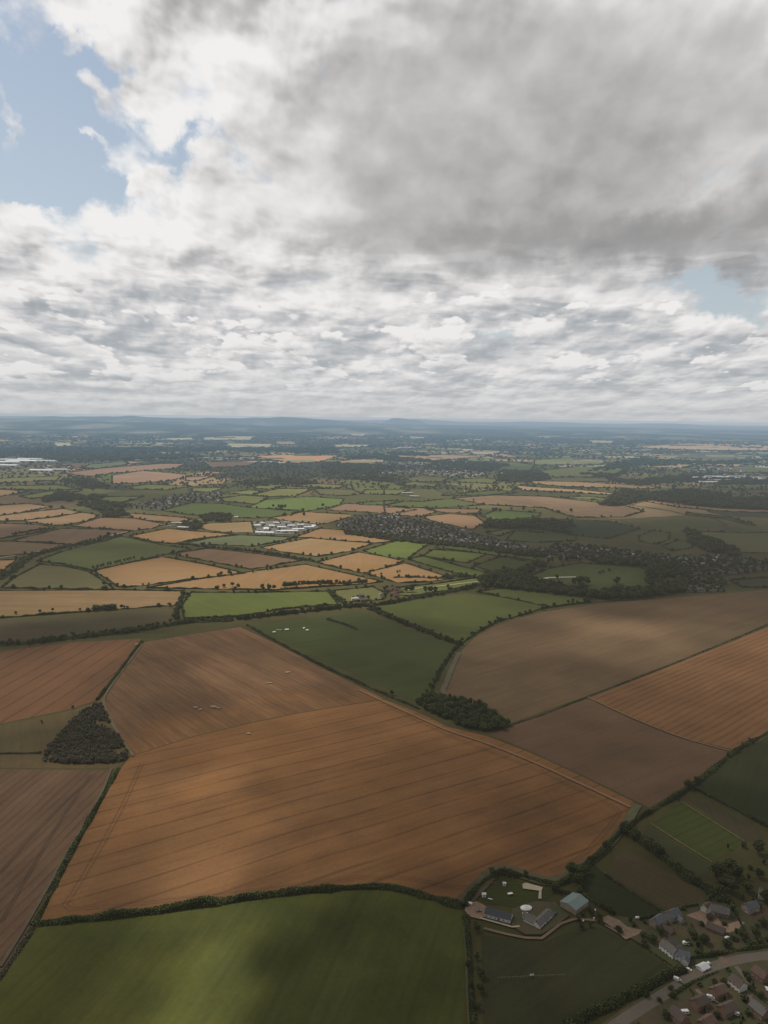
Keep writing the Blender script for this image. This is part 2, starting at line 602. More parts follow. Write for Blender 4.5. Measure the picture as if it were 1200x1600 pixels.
# ---- ground sheet to the horizon: patchwork country
def ground_mat():
    mt, n = newmat("countryside")
    p = wpos(n)
    w = n.vmath('ADD', p, n.vmath('SCALE', n.vmath('SUBTRACT', n.noise(p, 0.0011, 3, 0.5, out=1), (0.5, 0.5, 0.5)), 420.0))
    w = n.vmath('MULTIPLY', w, (1.0, 0.62, 0.0))
    w2 = n.vmath('ADD', w, (913.0, 377.0, 0.0))
    cellc = n.voro(w, 0.0030, 'F1', out=1)
    edge = n.voro(w, 0.0030, 'DISTANCE_TO_EDGE')
    cx, cy, cz = n.sep(cellc)
    patch = n.colramp(cx, [(0.0, (0.085, 0.105, 0.040)), (0.16, (0.135, 0.165, 0.060)), (0.32, (0.060, 0.075, 0.034)),
                           (0.46, (0.180, 0.195, 0.085)), (0.58, (0.105, 0.120, 0.050)), (0.70, (0.340, 0.260, 0.160)),
                           (0.80, (0.150, 0.120, 0.075)), (0.88, (0.400, 0.320, 0.200)), (0.95, (0.120, 0.150, 0.055))], 'CONSTANT')
    hedge = n.ramp(edge, 0.012, 0.036, 1.0, 0.0)
    col = n.mix(n.math('MULTIPLY', hedge, 0.85), patch, (0.030, 0.040, 0.020))
    # woods and built-up haze of trees
    x, y, z = n.sep(p)
    wd = n.noise(n.vmath('MULTIPLY', p, (0.55, 1.0, 0.0)), 0.00042, 6, 0.62)
    dist = n.vmath('LENGTH', p, out=1)
    thr = n.ramp(dist, 4000.0, 12000.0, 0.60, 0.44, smooth=False)
    wood = n.ramp(n.math('SUBTRACT', wd, thr), 0.0, 0.02)
    woodc = n.mix(n.noise(p, 0.01, 4, 0.7), (0.018, 0.026, 0.016), (0.055, 0.066, 0.036))
    col = n.mix(wood, col, woodc)
    # nearer than the patchwork: rough meadow
    near = n.ramp(dist, 2600.0, 4200.0, 0.0, 1.0)
    mead = n.mix(n.noise(p, 0.012, 5, 0.6), (0.060, 0.072, 0.030), (0.105, 0.100, 0.048))
    col = n.mix(near, mead, col)
    v = n.math('MULTIPLY_ADD', n.math('SUBTRACT', n.noise(p, 0.03, 5, 0.7), 0.5), 0.6, 1.0)
    col = n.vmath('MULTIPLY', col, (0.74, 0.64, 0.54))
    finish(n, n.vmath('SCALE', col, v), 0.95, 0.05)
    return mt


def build_ground():
    V, F = [], []
    radii = [0, 300, 700, 1200, 2000, 3500, 6000, 10000, 16000, 26000, 42000, 70000, 120000, 200000]
    seg = 96
    for r in radii:
        for k in range(seg):
            a = 2 * PI * k / seg
            V.append((r * math.sin(a), r * math.cos(a), 0))
    for i in range(1, len(radii)):
        for k in range(seg):
            a = (i - 1) * seg + k
            b = (i - 1) * seg + (k + 1) % seg
            c = i * seg + (k + 1) % seg
            d = i * seg + k
            if i == 1:
                F.append((b, d, c))
            else:
                F.append((a, d, c, b))
    o = from_pydata("ground", V, F, (ground_mat(),))
    o['kind'] = 'structure'
    return o


build_ground()

# ---- fields. (colour, words for it, corners in photo pixels read off and laid on the ground, options)
FIELDS = []


def fld(col, words, pts, **kw):
    FIELDS.append((col, words, pts, kw))


# nearest fields
fld('dgreen', 'the dark green field at the bottom', [(55, 1448), (200, 1431), (330, 1412), (450, 1397), (560, 1389), (610, 1390), (660, 1402), (722, 1418), (724, 1452), (730, 1520), (738, 1760), (-220, 1760), (-60, 1600), (0, 1532)], lines=0.07, spacing=9, dirpx=((215, 1600), (340, 1440)), fine=0.35, A=(0.142, 0.152, 0.046), B=(0.092, 0.108, 0.036), scale=1.6)
fld('umber', 'the brown field on the lower left', [(-260, 1202), (0, 1202), (172, 1204), (146, 1268), (102, 1343), (50, 1440), (0, 1524), (-200, 1760), (-520, 1760)], lines=0.22, spacing=9, dirpx=((10, 1350), (130, 1240)), fine=0.5, width=2.4, A=(0.235, 0.145, 0.095), B=(0.185, 0.118, 0.080))
fld('rust', 'the large red brown stubble field', [(62, 1440), (107, 1347), (151, 1270), (186, 1205), (204, 1182), (300, 1152), (400, 1128), (470, 1114), (600, 1093), (655, 1114), (700, 1136), (760, 1150), (830, 1177), (900, 1209), (990, 1253), (962, 1300), (925, 1340), (892, 1366), (850, 1372), (780, 1356), (745, 1385), (722, 1413), (655, 1398), (600, 1386), (560, 1386), (450, 1394), (330, 1409), (200, 1428)], lines=0.34, spacing=27, width=2.6, dirpx=((300, 1290), (700, 1180)), fine=0.42)
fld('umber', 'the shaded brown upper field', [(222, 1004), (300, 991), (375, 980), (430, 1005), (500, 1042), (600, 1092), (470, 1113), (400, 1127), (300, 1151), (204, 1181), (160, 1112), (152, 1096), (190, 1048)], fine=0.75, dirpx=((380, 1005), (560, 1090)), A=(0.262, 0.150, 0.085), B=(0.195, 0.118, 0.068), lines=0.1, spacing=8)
fld('umber', 'the long brown field on the right', [(690, 1082), (700, 1050), (722, 1016), (742, 996), (768, 981), (803, 968), (850, 956), (930, 944), (1010, 938), (1160, 925), (1400, 898), (1400, 904), (1200, 974), (1060, 1032), (920, 1086), (798, 1130), (770, 1108), (700, 1090)], fine=0.3, dirpx=((760, 1060), (1100, 960)), A=(0.225, 0.150, 0.090), B=(0.175, 0.122, 0.072))
fld('rust', 'the orange lined stubble on the right', [(920, 1090), (1060, 1036), (1200, 979), (1400, 910), (1400, 1066), (1203, 1144), (1150, 1173), (1060, 1150), (990, 1122)], lines=0.3, spacing=11, width=3.0, dirpx=((1000, 1110), (1180, 1030)), fine=0.3, A=(0.320, 0.170, 0.085), B=(0.26, 0.14, 0.072))
fld('umber', 'the dull brown field on the right', [(766, 1148), (800, 1134), (920, 1092), (990, 1126), (1060, 1153), (1142, 1175), (1066, 1232), (1015, 1262), (994, 1252), (900, 1206), (830, 1174)], fine=0.2, dirpx=((800, 1160), (1000, 1100)), A=(0.200, 0.124, 0.080), B=(0.165, 0.105, 0.068))
fld('dolive', 'the rough grass round the triangular plantation', [(-260, 1150), (0, 1134), (100, 1113), (150, 1098), (162, 1114), (203, 1183), (180, 1201), (0, 1200), (-260, 1200)], A=(0.185, 0.135, 0.070), B=(0.125, 0.105, 0.055))
fld('rust', 'the red brown field on the left', [(-260, 1036), (0, 1018), (110, 1004), (220, 998), (222, 1003), (190, 1046), (150, 1095), (100, 1110), (0, 1131), (-260, 1150)], lines=0.36, spacing=26, width=3.0, dirpx=((40, 1110), (150, 1040)), fine=0.25, A=(0.250, 0.130, 0.070), B=(0.2, 0.108, 0.062))
fld('dgreen', 'the dark meadow by the right edge', [(1420, 1062), (1206, 1147), (1152, 1178), (1082, 1232), (1130, 1255), (1200, 1292), (1420, 1420)], A=(0.066, 0.076, 0.036), B=(0.056, 0.068, 0.034))
fld('green', 'the small mown paddock', [(1063, 1253), (1112, 1278), (1163, 1316), (1113, 1349), (1060, 1318), (1017, 1288)], lines=0.2, spacing=9, dirpx=((1040, 1300), (1110, 1270)), A=(0.100, 0.120, 0.036), B=(0.075, 0.095, 0.032))
fld('dolive', 'the brown strip by the paddock', [(1068, 1246), (1120, 1262), (1186, 1296), (1196, 1312), (1163, 1316), (1112, 1276)], A=(0.120, 0.100, 0.056), B=(0.090, 0.082, 0.046))
fld('dolive', 'the dull grass below the paddock', [(1014, 1288), (1060, 1320), (1112, 1352), (1104, 1376), (1060, 1350), (998, 1306)], A=(0.090, 0.094, 0.045), B=(0.074, 0.080, 0.04))
fld('dolive', 'the tan strip field behind the houses', [(962, 1334), (990, 1334), (1025, 1352), (1062, 1374), (1112, 1402), (1090, 1428), (1048, 1428), (1000, 1398), (950, 1366)], A=(0.140, 0.105, 0.060), B=(0.098, 0.088, 0.046), lines=0.1, spacing=6, dirpx=((970, 1350), (1080, 1410)))
fld('dgreen', 'the dark paddock above the houses', [(928, 1350), (948, 1368), (998, 1400), (1046, 1430), (1010, 1440), (960, 1428), (918, 1400), (902, 1376)], A=(0.060, 0.070, 0.032), B=(0.050, 0.060, 0.030))
fld('dgreen', 'the farmhouse lawn', [(785, 1372), (855, 1385), (872, 1395), (838, 1416), (800, 1418), (757, 1412), (748, 1402)], A=(0.085, 0.098, 0.036), B=(0.070, 0.084, 0.034), lines=0.15, spacing=5, dirpx=((760, 1400), (850, 1396)))
fld('dolive', 'the dull pasture beside the farm', [(752, 1462), (800, 1466), (850, 1472), (900, 1452), (934, 1448), (1000, 1482), (1062, 1520), (1010, 1542), (930, 1582), (880, 1610), (760, 1760), (755, 1600)], A=(0.088, 0.080, 0.042), B=(0.064, 0.070, 0.034), fine=0.35)

# middle distance, left
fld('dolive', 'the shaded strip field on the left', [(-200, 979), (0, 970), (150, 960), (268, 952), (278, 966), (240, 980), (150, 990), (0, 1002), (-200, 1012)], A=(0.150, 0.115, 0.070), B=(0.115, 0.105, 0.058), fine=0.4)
fld('gold', 'the wide golden field on the left', [(-200, 926), (0, 923), (180, 922), (288, 924), (284, 936), (274, 946), (150, 955), (0, 966), (-200, 974)], fine=0.45, A=(0.330, 0.210, 0.095), B=(0.255, 0.175, 0.082))
fld('green', 'the bright green field left of centre', [(298, 926), (400, 926), (512, 924), (528, 944), (440, 952), (370, 964), (288, 967), (284, 946)])
fld('dgreen', 'the dark green central field', [(396, 978), (470, 968), (562, 957), (640, 984), (700, 1005), (712, 1013), (694, 1046), (668, 1090), (652, 1098), (610, 1078), (500, 1030)], A=(0.085, 0.112, 0.040), B=(0.078, 0.100, 0.038))
fld('green', 'the green field right of centre', [(578, 951), (650, 938), (727, 927), (800, 936), (856, 950), (813, 963), (778, 971), (745, 990), (720, 1006), (650, 976)])
fld('green', 'the narrow green field by the wood', [(744, 925), (790, 918), (870, 926), (930, 938), (900, 944), (862, 949), (800, 936)], A=(0.140, 0.150, 0.060), B=(0.11, 0.125, 0.05))
fld('olive', 'the small meadow by the farmstead', [(516, 923), (583, 917), (604, 928), (598, 937), (540, 941)], A=(0.18, 0.185, 0.07), B=(0.14, 0.15, 0.06))
fld('ygreen', 'the meadow strip beyond the farmstead', [(600, 921), (690, 911), (745, 903), (752, 912), (690, 925), (640, 932), (612, 928)], A=(0.2, 0.2, 0.075), B=(0.14, 0.15, 0.06))
fld('olive', 'the olive field on the left', [(2, 919), (20, 904), (62, 882), (100, 885), (138, 893), (160, 907), (176, 920), (90, 920)], A=(0.170, 0.155, 0.072), B=(0.14, 0.135, 0.064))
fld('gold', 'the golden field left of the long hedge', [(147, 892), (200, 880), (253, 870), (320, 882), (383, 896), (290, 907), (197, 918), (184, 917), (162, 902)])
fld('gold', 'the big golden field in the middle', [(228, 919), (300, 907), (395, 893), (477, 882), (540, 896), (598, 909), (578, 912), (520, 916), (430, 922), (360, 921)])
fld('green', 'the triangular green field', [(57, 877), (100, 861), (190, 838), (250, 851), (298, 858), (256, 867), (200, 878), (142, 890), (100, 882)], A=(0.130, 0.150, 0.062), B=(0.110, 0.115, 0.055))
fld('brown', 'the brown field below the green strip', [(266, 866), (325, 857), (400, 865), (472, 876), (430, 883), (393, 890), (340, 880)])
fld('gold', 'the golden field beyond the triangle', [(202, 838), (262, 826), (300, 830), (368, 835), (310, 842), (272, 850), (245, 848)])
fld('gold2', 'the straw field beside the works', [(300, 824), (325, 818), (393, 815), (397, 833), (345, 832)], A=(0.36, 0.26, 0.12))
fld('pgreen', 'the pale green strip', [(278, 851), (330, 841), (375, 836), (460, 840), (430, 848), (395, 854), (350, 852)])
fld('gold2', 'the golden field before the village', [(407, 856), (450, 847), (485, 841), (540, 846), (584, 849), (545, 862), (495, 870), (450, 864)])
fld('gold', 'the long golden strip under the village', [(458, 838), (500, 826), (560, 830), (625, 838), (676, 847), (627, 843), (600, 848), (585, 848), (485, 840)])
fld('gold', 'the golden field right of the long hedge', [(494, 879), (560, 863), (600, 870), (632, 877), (600, 888), (568, 896), (530, 888)])
fld('gold', 'the golden field by the green paddocks', [(573, 898), (633, 880), (670, 892), (707, 904), (660, 910), (620, 911)])
fld('green', 'the green square below the village', [(567, 861), (627, 844), (675, 848), (655, 860), (637, 874), (600, 868)], A=(0.16, 0.2, 0.06))
fld('green', 'the thin green strip below the village', [(680, 856), (687, 849), (755, 856), (830, 870), (846, 877), (820, 877), (760, 866)], A=(0.12, 0.14, 0.055))
fld('green', 'the green strip among the paddocks', [(660, 869), (676, 859), (720, 862), (765, 867), (730, 880), (700, 876)])
fld('green', 'the long green paddock', [(638, 875), (657, 870), (720, 885), (768, 897), (750, 905), (700, 893)])
fld('dgreen', 'the dark paddock near the wood', [(740, 884), (786, 869), (840, 877), (820, 888), (800, 894), (770, 894)])
fld('dgreen', 'the parkland meadow', [(828, 900), (860, 888), (905, 880), (1000, 887), (1030, 900), (1015, 918), (960, 926), (915, 924), (870, 912)], A=(0.110, 0.128, 0.048), B=(0.085, 0.1, 0.04))
fld('brown', 'the brown field by the lane', [(15, 846), (60, 835), (97, 826), (150, 827), (205, 830), (182, 838), (165, 846), (118, 852), (60, 847)], A=(0.240, 0.160, 0.105))
fld('brown', 'the olive brown field by the left edge', [(-100, 850), (15, 848), (117, 853), (60, 864), (0, 870), (-100, 882)], A=(0.22, 0.155, 0.09), B=(0.18, 0.14, 0.075))
fld('brown', 'the grey brown field by the left edge', [(-100, 822), (0, 818), (60, 820), (88, 825), (50, 834), (0, 842), (-100, 856)], A=(0.22, 0.15, 0.1))
fld('tan', 'the upper tan field on the left', [(-100, 792), (0, 790), (45, 787), (80, 792), (40, 800), (0, 806), (-100, 816)])
fld('tan', 'the second tan field on the left', [(-60, 817), (0, 808), (50, 800), (100, 795), (128, 801), (80, 808), (35, 814)], A=(0.38, 0.255, 0.145))
fld('tan', 'the third tan field on the left', [(36, 816), (90, 808), (130, 802), (155, 805), (140, 814), (112, 819), (88, 822)], A=(0.38, 0.255, 0.145))
fld('tan', 'the tan strips beside the lane', [(112, 823), (135, 815), (157, 809), (208, 810), (262, 820), (238, 826), (210, 829), (160, 826)])
fld('tan', 'the tan field before the works', [(200, 802), (275, 808), (300, 811), (285, 817), (240, 815), (210, 809)])
fld('gold', 'the corner golden field on the left', [(-120, 880), (25, 875), (12, 886), (0, 895), (-120, 935)])
# row behind
fld('green', 'the large green field before the works', [(252, 798), (300, 786), (345, 787), (385, 793), (468, 798), (455, 806), (395, 810), (345, 808), (290, 804)], A=(0.12, 0.165, 0.06))
fld('green', 'the bright green field behind the works', [(400, 788), (415, 781), (480, 776), (538, 780), (530, 790), (475, 800), (388, 793)], A=(0.15, 0.21, 0.065))
fld('lgreen', 'the light green field behind the hamlet', [(345, 779), (380, 774), (420, 777), (400, 786), (350, 784)])
fld('gold2', 'the golden field above the works', [(420, 810), (475, 801), (558, 805), (520, 816), (497, 820), (442, 813)])
fld('pink', 'the pinkish field above the village', [(508, 797), (540, 787), (600, 790), (652, 797), (610, 803), (560, 800)])
fld('pink', 'the pinkish field on the village edge', [(600, 793), (662, 794), (682, 800), (655, 808), (602, 803)])
fld('tan', 'the striped tan field above the village', [(655, 810), (700, 803), (742, 806), (757, 817), (738, 828), (690, 818)])
fld('tan', 'the thin tan strip', [(672, 795), (752, 796), (745, 803), (690, 801)])
fld('green', 'the green wedge above the village', [(600, 783), (660, 784), (705, 779), (758, 789), (672, 793), (600, 790)], A=(0.15, 0.18, 0.07))
fld('brown', 'the big brown wedge on the ridge', [(705, 777), (772, 774), (850, 776), (950, 783), (1007, 799), (975, 808), (900, 809), (868, 800), (850, 794), (760, 788)], A=(0.33, 0.225, 0.135), B=(0.24, 0.165, 0.11))
fld('green', 'the green field under the ridge', [(752, 807), (775, 797), (845, 802), (842, 807), (800, 812), (770, 812)], A=(0.12, 0.17, 0.06))
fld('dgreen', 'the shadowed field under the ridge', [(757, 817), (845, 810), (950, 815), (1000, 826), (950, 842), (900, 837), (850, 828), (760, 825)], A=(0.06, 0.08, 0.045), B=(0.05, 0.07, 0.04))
fld('dgreen', 'the dark field behind the far village', [(790, 845), (805, 829), (895, 837), (900, 845), (840, 848)], A=(0.1, 0.12, 0.05))
fld('olive', 'the small olive plot by the village', [(760, 833), (790, 827), (800, 830), (780, 838)])
fld('dgreen', 'the rounded field behind the far village', [(998, 838), (1020, 829), (1047, 833), (1045, 843), (1025, 851), (999, 846)], A=(0.115, 0.12, 0.05))
fld('dgreen', 'the plot behind the far houses', [(1034, 854), (1060, 844), (1080, 849), (1082, 856), (1050, 861)], A=(0.1, 0.11, 0.05))
fld('dolive', 'the wide olive field on the right', [(1065, 830), (1160, 833), (1320, 830), (1320, 864), (1150, 864), (1105, 846)], A=(0.14, 0.14, 0.06), B=(0.11, 0.115, 0.052))
fld('dolive', 'the field beside the far village', [(1140, 907), (1190, 903), (1400, 893), (1400, 897), (1200, 918), (1160, 918)], A=(0.1, 0.1, 0.05))
fld('dgreen', 'the green plot behind the park', [(1015, 893), (1060, 890), (1075, 897), (1030, 900)], A=(0.09, 0.1, 0.045))
# far
FAR = [
    ('pgreen', [(128, 732), (140, 726), (195, 721), (200, 726), (150, 733)]), ('pink', [(97, 740), (160, 732), (250, 725), (290, 725), (275, 732), (175, 740), (140, 745)]),
    ('pink', [(175, 743), (222, 736), (265, 739), (300, 743), (262, 752), (175, 757)]), ('ygreen', [(-60, 750), (0, 748), (95, 744), (88, 751), (0, 755)]),
    ('lgreen', [(-60, 762), (0, 760), (90, 758), (125, 765), (60, 766)]), ('tan', [(-80, 760), (45, 768), (0, 776), (-80, 778)]),
    ('lgreen', [(30, 776), (75, 768), (125, 768), (50, 780)]), ('lgreen', [(155, 777), (225, 776), (195, 785), (160, 785)]),
    ('lgreen', [(190, 763), (230, 757), (300, 760), (262, 766), (200, 764)]), ('orange', [(398, 713), (440, 711), (532, 712), (500, 722), (460, 724), (415, 717)]),
    ('brown', [(318, 722), (410, 720), (388, 728), (330, 731)]), ('pink', [(290, 746), (333, 744), (312, 751), (290, 752)]),
    ('pale', [(355, 693), (425, 694), (420, 699), (365, 700)]), ('pale', [(318, 681), (398, 682), (390, 687), (320, 687)]),
    ('tan', [(432, 690), (462, 690), (460, 695), (435, 695)]), ('pale', [(520, 695), (577, 695), (570, 698), (525, 698)]),
    ('tan', [(528, 721), (600, 715), (600, 723), (535, 726)]), ('lgreen', [(385, 763), (425, 755), (462, 755), (420, 765)]),
    ('ygreen', [(395, 773), (435, 764), (490, 764), (460, 776), (410, 776)]), ('lgreen', [(345, 771), (390, 766), (410, 768), (390, 774)]),
    ('olive', [(495, 766), (550, 765), (565, 772), (540, 775), (500, 773)]), ('ygreen', [(455, 760), (495, 756), (540, 759), (530, 763), (460, 762)]),
    ('lgreen', [(570, 766), (600, 765), (600, 773), (570, 773)]), ('green', [(560, 786), (600, 783), (630, 784), (600, 789), (562, 789)]),
    ('lgreen', [(300, 763), (350, 762), (330, 770), (300, 768)]), ('olive', [(632, 748), (657, 744), (705, 747), (690, 753), (645, 753)]),
    ('lgreen', [(622, 758), (650, 755), (685, 757), (680, 761), (625, 760)]), ('lgreen', [(710, 750), (750, 747), (778, 750), (770, 756), (720, 754)]),
    ('lgreen', [(600, 767), (640, 766), (620, 773), (600, 773)]), ('green', [(690, 775), (740, 769), (775, 766), (810, 770), (760, 774)]),
    ('green', [(737, 727), (800, 722), (835, 727), (830, 735), (740, 735)]), ('lgreen', [(842, 736), (900, 730), (960, 728), (975, 735), (950, 745), (860, 745)]),
    ('ygreen', [(835, 719), (900, 715), (945, 721), (940, 726), (840, 727)]), ('gold2', [(832, 752), (900, 753), (1025, 761), (1022, 764), (960, 763), (890, 761), (830, 756)]),
    ('gold2', [(800, 758), (830, 761), (900, 765), (970, 772), (960, 774), (890, 770), (815, 766)]), ('tan', [(1007, 725), (1040, 723), (1085, 726), (1062, 732), (1012, 730)]),
    ('peach', [(1000, 698), (1075, 693), (1260, 697), (1260, 704), (1110, 703), (1010, 700)]), ('peach', [(950, 678), (985, 680), (975, 683), (955, 682)]),
    ('dbrown', [(1160, 766), (1260, 765), (1260, 773), (1170, 771)]), ('olive', [(1110, 730), (1260, 729), (1260, 738), (1130, 739)]),
    ('olive', [(835, 747), (920, 747), (1000, 749), (990, 754), (900, 752), (830, 750)]), ('lgreen', [(860, 777), (920, 776), (980, 784), (940, 786)]),
    ('pale', [(1140, 713), (1190, 712), (1185, 715), (1142, 715)]), ('olive', [(1020, 712), (1100, 708), (1200, 712), (1120, 719)]),
    ('tan', [(1012, 780), (1062, 789), (1130, 795), (1260, 799), (1260, 803), (1130, 799), (1060, 793), (1010, 784)]),
    ('dolive', [(1072, 801), (1137, 808), (1182, 821), (1172, 821), (1130, 811), (1072, 804)]),
    ('pink', [(610, 712), (700, 711), (760, 714), (690, 719), (650, 723)]), ('pale', [(735, 705), (782, 706), (770, 710), (738, 709)]),
    ('pale', [(690, 701), (740, 702), (732, 704), (690, 703)]), ('ygreen', [(600, 664), (650, 668), (655, 673), (600, 672)]),
    ('pale', [(640, 682), (668, 683), (660, 685), (640, 685)]), ('lgreen', [(205, 661), (245, 661), (240, 664), (205, 664)]),
    ('pale', [(110, 668), (130, 670), (125, 674), (108, 673)]), ('pgreen', [(18, 667), (80, 668), (75, 671), (18, 670)]),
    ('pgreen', [(0, 676), (90, 678), (85, 683), (0, 682)]), ('pale', [(190, 664), (218, 665), (214, 668), (190, 667)]),
    ('pale', [(85, 693), (108, 692), (112, 696), (90, 697)]), ('pale', [(260, 685), (300, 684), (300, 687), (265, 688)]),
    ('pale', [(545, 676), (572, 675), (570, 681), (550, 681)]), ('lgreen', [(450, 676), (480, 674), (500, 680), (460, 681)]),
    ('pgreen', [(500, 657), (560, 658), (545, 664), (505, 662)]), ('pale', [(850, 672), (905, 674), (900, 677), (850, 675)]),
    ('pgreen', [(1030, 683), (1100, 682), (1090, 687), (1030, 687)]), ('pale', [(920, 688), (960, 689), (955, 692), (925, 692)]),
]
FARW = {'pgreen': 'a far pale green field', 'pink': 'a far pinkish field', 'ygreen': 'a far yellow green field', 'lgreen': 'a far light green field', 'tan': 'a far tan field',
        'orange': 'the far orange field', 'brown': 'a far brown field', 'pale': 'a far pale field', 'olive': 'a far olive field', 'green': 'a far green field',
        'gold2': 'a far golden strip', 'peach': 'the far peach coloured field', 'dbrown': 'a far dark field', 'dolive': 'a far dull strip'}
for c, p in FAR:
    if c in ('pale', 'peach', 'gold2', 'pink', 'tan', 'orange'):
        fld(c, FARW[c], p, boost=1.35)  # sunlit look painted in: far pale crops get a brighter base colour
    else:
        fld(c, FARW[c], p)

# snap corners of the middle fields together so that neighbours share hedges
SNAP = []


def snap(p):
    for q in SNAP:
        if abs(q[0] - p[0]) <= 5 and abs(q[1] - p[1]) <= 2.6:
            return q
    SNAP.append(p)
    return p


edges = {}
zi = 0
GROUND_POLYS = []
for i, (cn, words, pts, kw) in enumerate(FIELDS):
    A, B, fine = PAL[cn]
    ymax = max(p[1] for p in pts)
    ymin = min(p[1] for p in pts)
    if ymax < 985 and ymin > 700:
        pts = [snap(p) for p in pts]
    A = kw.get('A', A)
    B = kw.get('B', B if 'A' not in kw else tuple(c * 0.82 for c in A))
    j = random.uniform(0.92, 1.08)
    if 'A' in kw:
        A = tuple(c * 0.70 for c in A)
        B = tuple(c * 0.70 for c in B)
    k_ = 0.84 * kw.get('boost', 1.0)
    if 'green' in cn:
        q_ = (0.98, 1.06, 0.86) if ymax < 1000 else (0.92, 0.93, 0.86)
        A = tuple(a * b for a, b in zip(A, q_))
        B = tuple(a * b for a, b in zip(B, q_))
    elif 'gold' in cn:
        A = (A[0] * 0.94, A[1] * 1.00, A[2] * 1.25)
    A = (A[0] * k_, A[1] * k_ * 0.96, A[2] * k_ * 0.88)
    B = (B[0] * k_ * j, B[1] * k_ * 0.96 * j, B[2] * k_ * 0.88 * j)
    A = tuple(c * j for c in A)
    ang = random.uniform(0, PI)
    if 'dirpx' in kw:
        a, b = (gp(*q) for q in kw['dirpx'])
        d = b - a
        ang = PI / 2 - math.atan2(d.y, d.x)
    g = [gp(*p) for p in pts]
    dist = sum((q.length for q in g)) / len(g)
    bl = None
    if 'shaded brown upper' in words:
        q0, q1 = gp(204, 1181), gp(600, 1093)
        dq = (q1 - q0).normalized()
        nr_ = Vector((-dq.y, dq.x, 0))
        ra, rb = PAL['rust'][0], PAL['rust'][1]
        bl = (tuple(q0), tuple(nr_), 110.0, tuple(c * k_ * (0.96 if i_ == 1 else 0.88 if i_ == 2 else 1) for i_, c in enumerate(ra)), tuple(c * k_ * (0.96 if i_ == 1 else 0.88 if i_ == 2 else 1) for i_, c in enumerate(rb)))
    mt = crop_mat("crop_" + cn, A, B, scale=kw.get('scale', 1.0 if dist < 2500 else 0.7), angle=ang, spacing=kw.get('spacing', random.uniform(18, 30)),
                  width=kw.get('width', 2.2), lines=kw.get('lines', 0.10 if dist < 5000 else 0.0), fine=kw.get('fine', fine), seed=i * 531.0, blend=bl)
    z = 0.06 + 0.006 * i + (0.5 if dist > 4500 else 0)
    zi += 1
    nm = {'g': 'grass_field', 'c': 'crop_field'}['g' if 'green' in cn or 'olive' in cn else 'c']
    o = sheet(nm, [(q.x, q.y) for q in g], z, mt)
    GROUND_POLYS.append((words, g, dist))


# thin pale and dark fields over the far plain, one sheet
def far_fields():
    rg = random.Random(4)
    mats = [crop_mat("far_crop", a, tuple(c * 0.8 for c in a), fine=0.1, seed=9.0 * i) for i, a in enumerate(
        [(0.30, 0.25, 0.16), (0.24, 0.19, 0.12), (0.14, 0.15, 0.07), (0.36, 0.33, 0.25), (0.045, 0.055, 0.03), (0.19, 0.2, 0.11)])]
    V, F, M = [], [], []
    for i in range(520):
        u = rg.uniform(-30, 1230)
        v = 661 + 64 * rg.random() ** 1.25 + (u - 600) * 0.0125
        wd = rg.uniform(7, 42) * (0.5 + (v - 655) / 70.0)
        hg = rg.uniform(0.5, 1.5) * (0.35 + (v - 655) / 45.0)
        sk = rg.uniform(-6, 6)
        q = [gp(u, v), gp(u + wd, v + rg.uniform(-.4, .4)), gp(u + wd + sk, v + hg), gp(u + sk, v + hg * rg.uniform(.7, 1.2))]
        o_ = len(V)
        V += [(a.x, a.y, 1.2 + 0.004 * i) for a in q]
        F.append((o_, o_ + 3, o_ + 2, o_ + 1))
        M.append(rg.choice([0, 0, 1, 1, 2, 2, 3, 4, 4, 4, 5, 5]))
    o = from_pydata("far_fields", V, F, mats, None, M)
    o['kind'] = 'structure'


far_fields()
# ------------------------------------------------------------------ vegetation
def leaf_mat(name, c1, c2, trans=0.25):
    mt, n = newmat(name)
    p = wpos(n)
    geo = n.node('ShaderNodeNewGeometry')
    rnd = geo.outputs['Random Per Island']
    a = n.noise(p, 0.02, 3, 0.6)
    a2 = n.ramp(n.noise(p, 0.11, 2, 0.5), 0.38, 0.62)
    fac = n.math('MULTIPLY_ADD', rnd, 0.45, n.math('MULTIPLY', n.ramp(a, 0.35, 0.65), 0.3))
    fac = n.math('MULTIPLY_ADD', a2, 0.45, fac, clamp=True)
    col = n.mix(fac, c1, c2)
    finish(n, col, 0.8, 0.12)
    return mt


LEAF = leaf_mat("foliage", (0.032, 0.042, 0.016), (0.098, 0.112, 0.042))
LEAF2 = leaf_mat("light_foliage", (0.050, 0.060, 0.022), (0.105, 0.110, 0.045))
LEAFG = leaf_mat("grey_foliage", (0.070, 0.066, 0.042), (0.135, 0.120, 0.078))
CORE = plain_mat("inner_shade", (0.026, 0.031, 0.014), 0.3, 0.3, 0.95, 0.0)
BARK = plain_mat("bark", (0.085, 0.065, 0.045), 0.3, 2.0)


def quads(cen, size, rg, flat=0.35):
    """randomly turned leaf faces at the given points"""
    n = len(cen)
    a = rg.normal(size=(n, 3))
    a[:, 2] *= 0.55
    a /= np.linalg.norm(a, axis=1)[:, None]
    b = rg.normal(size=(n, 3))
    b -= a * (a * b).sum(1)[:, None]
    b /= np.linalg.norm(b, axis=1)[:, None]
    s = (np.asarray(size) * rg.uniform(0.7, 1.3, n))[:, None]
    a = a * s
    b = b * s * rg.uniform(0.6, 1.0, n)[:, None]
    V = np.stack([cen - a - b, cen + a - b, cen + a + b, cen - a + b], 1).reshape(-1, 3)
    F = np.arange(4 * n).reshape(n, 4)
    return V, F


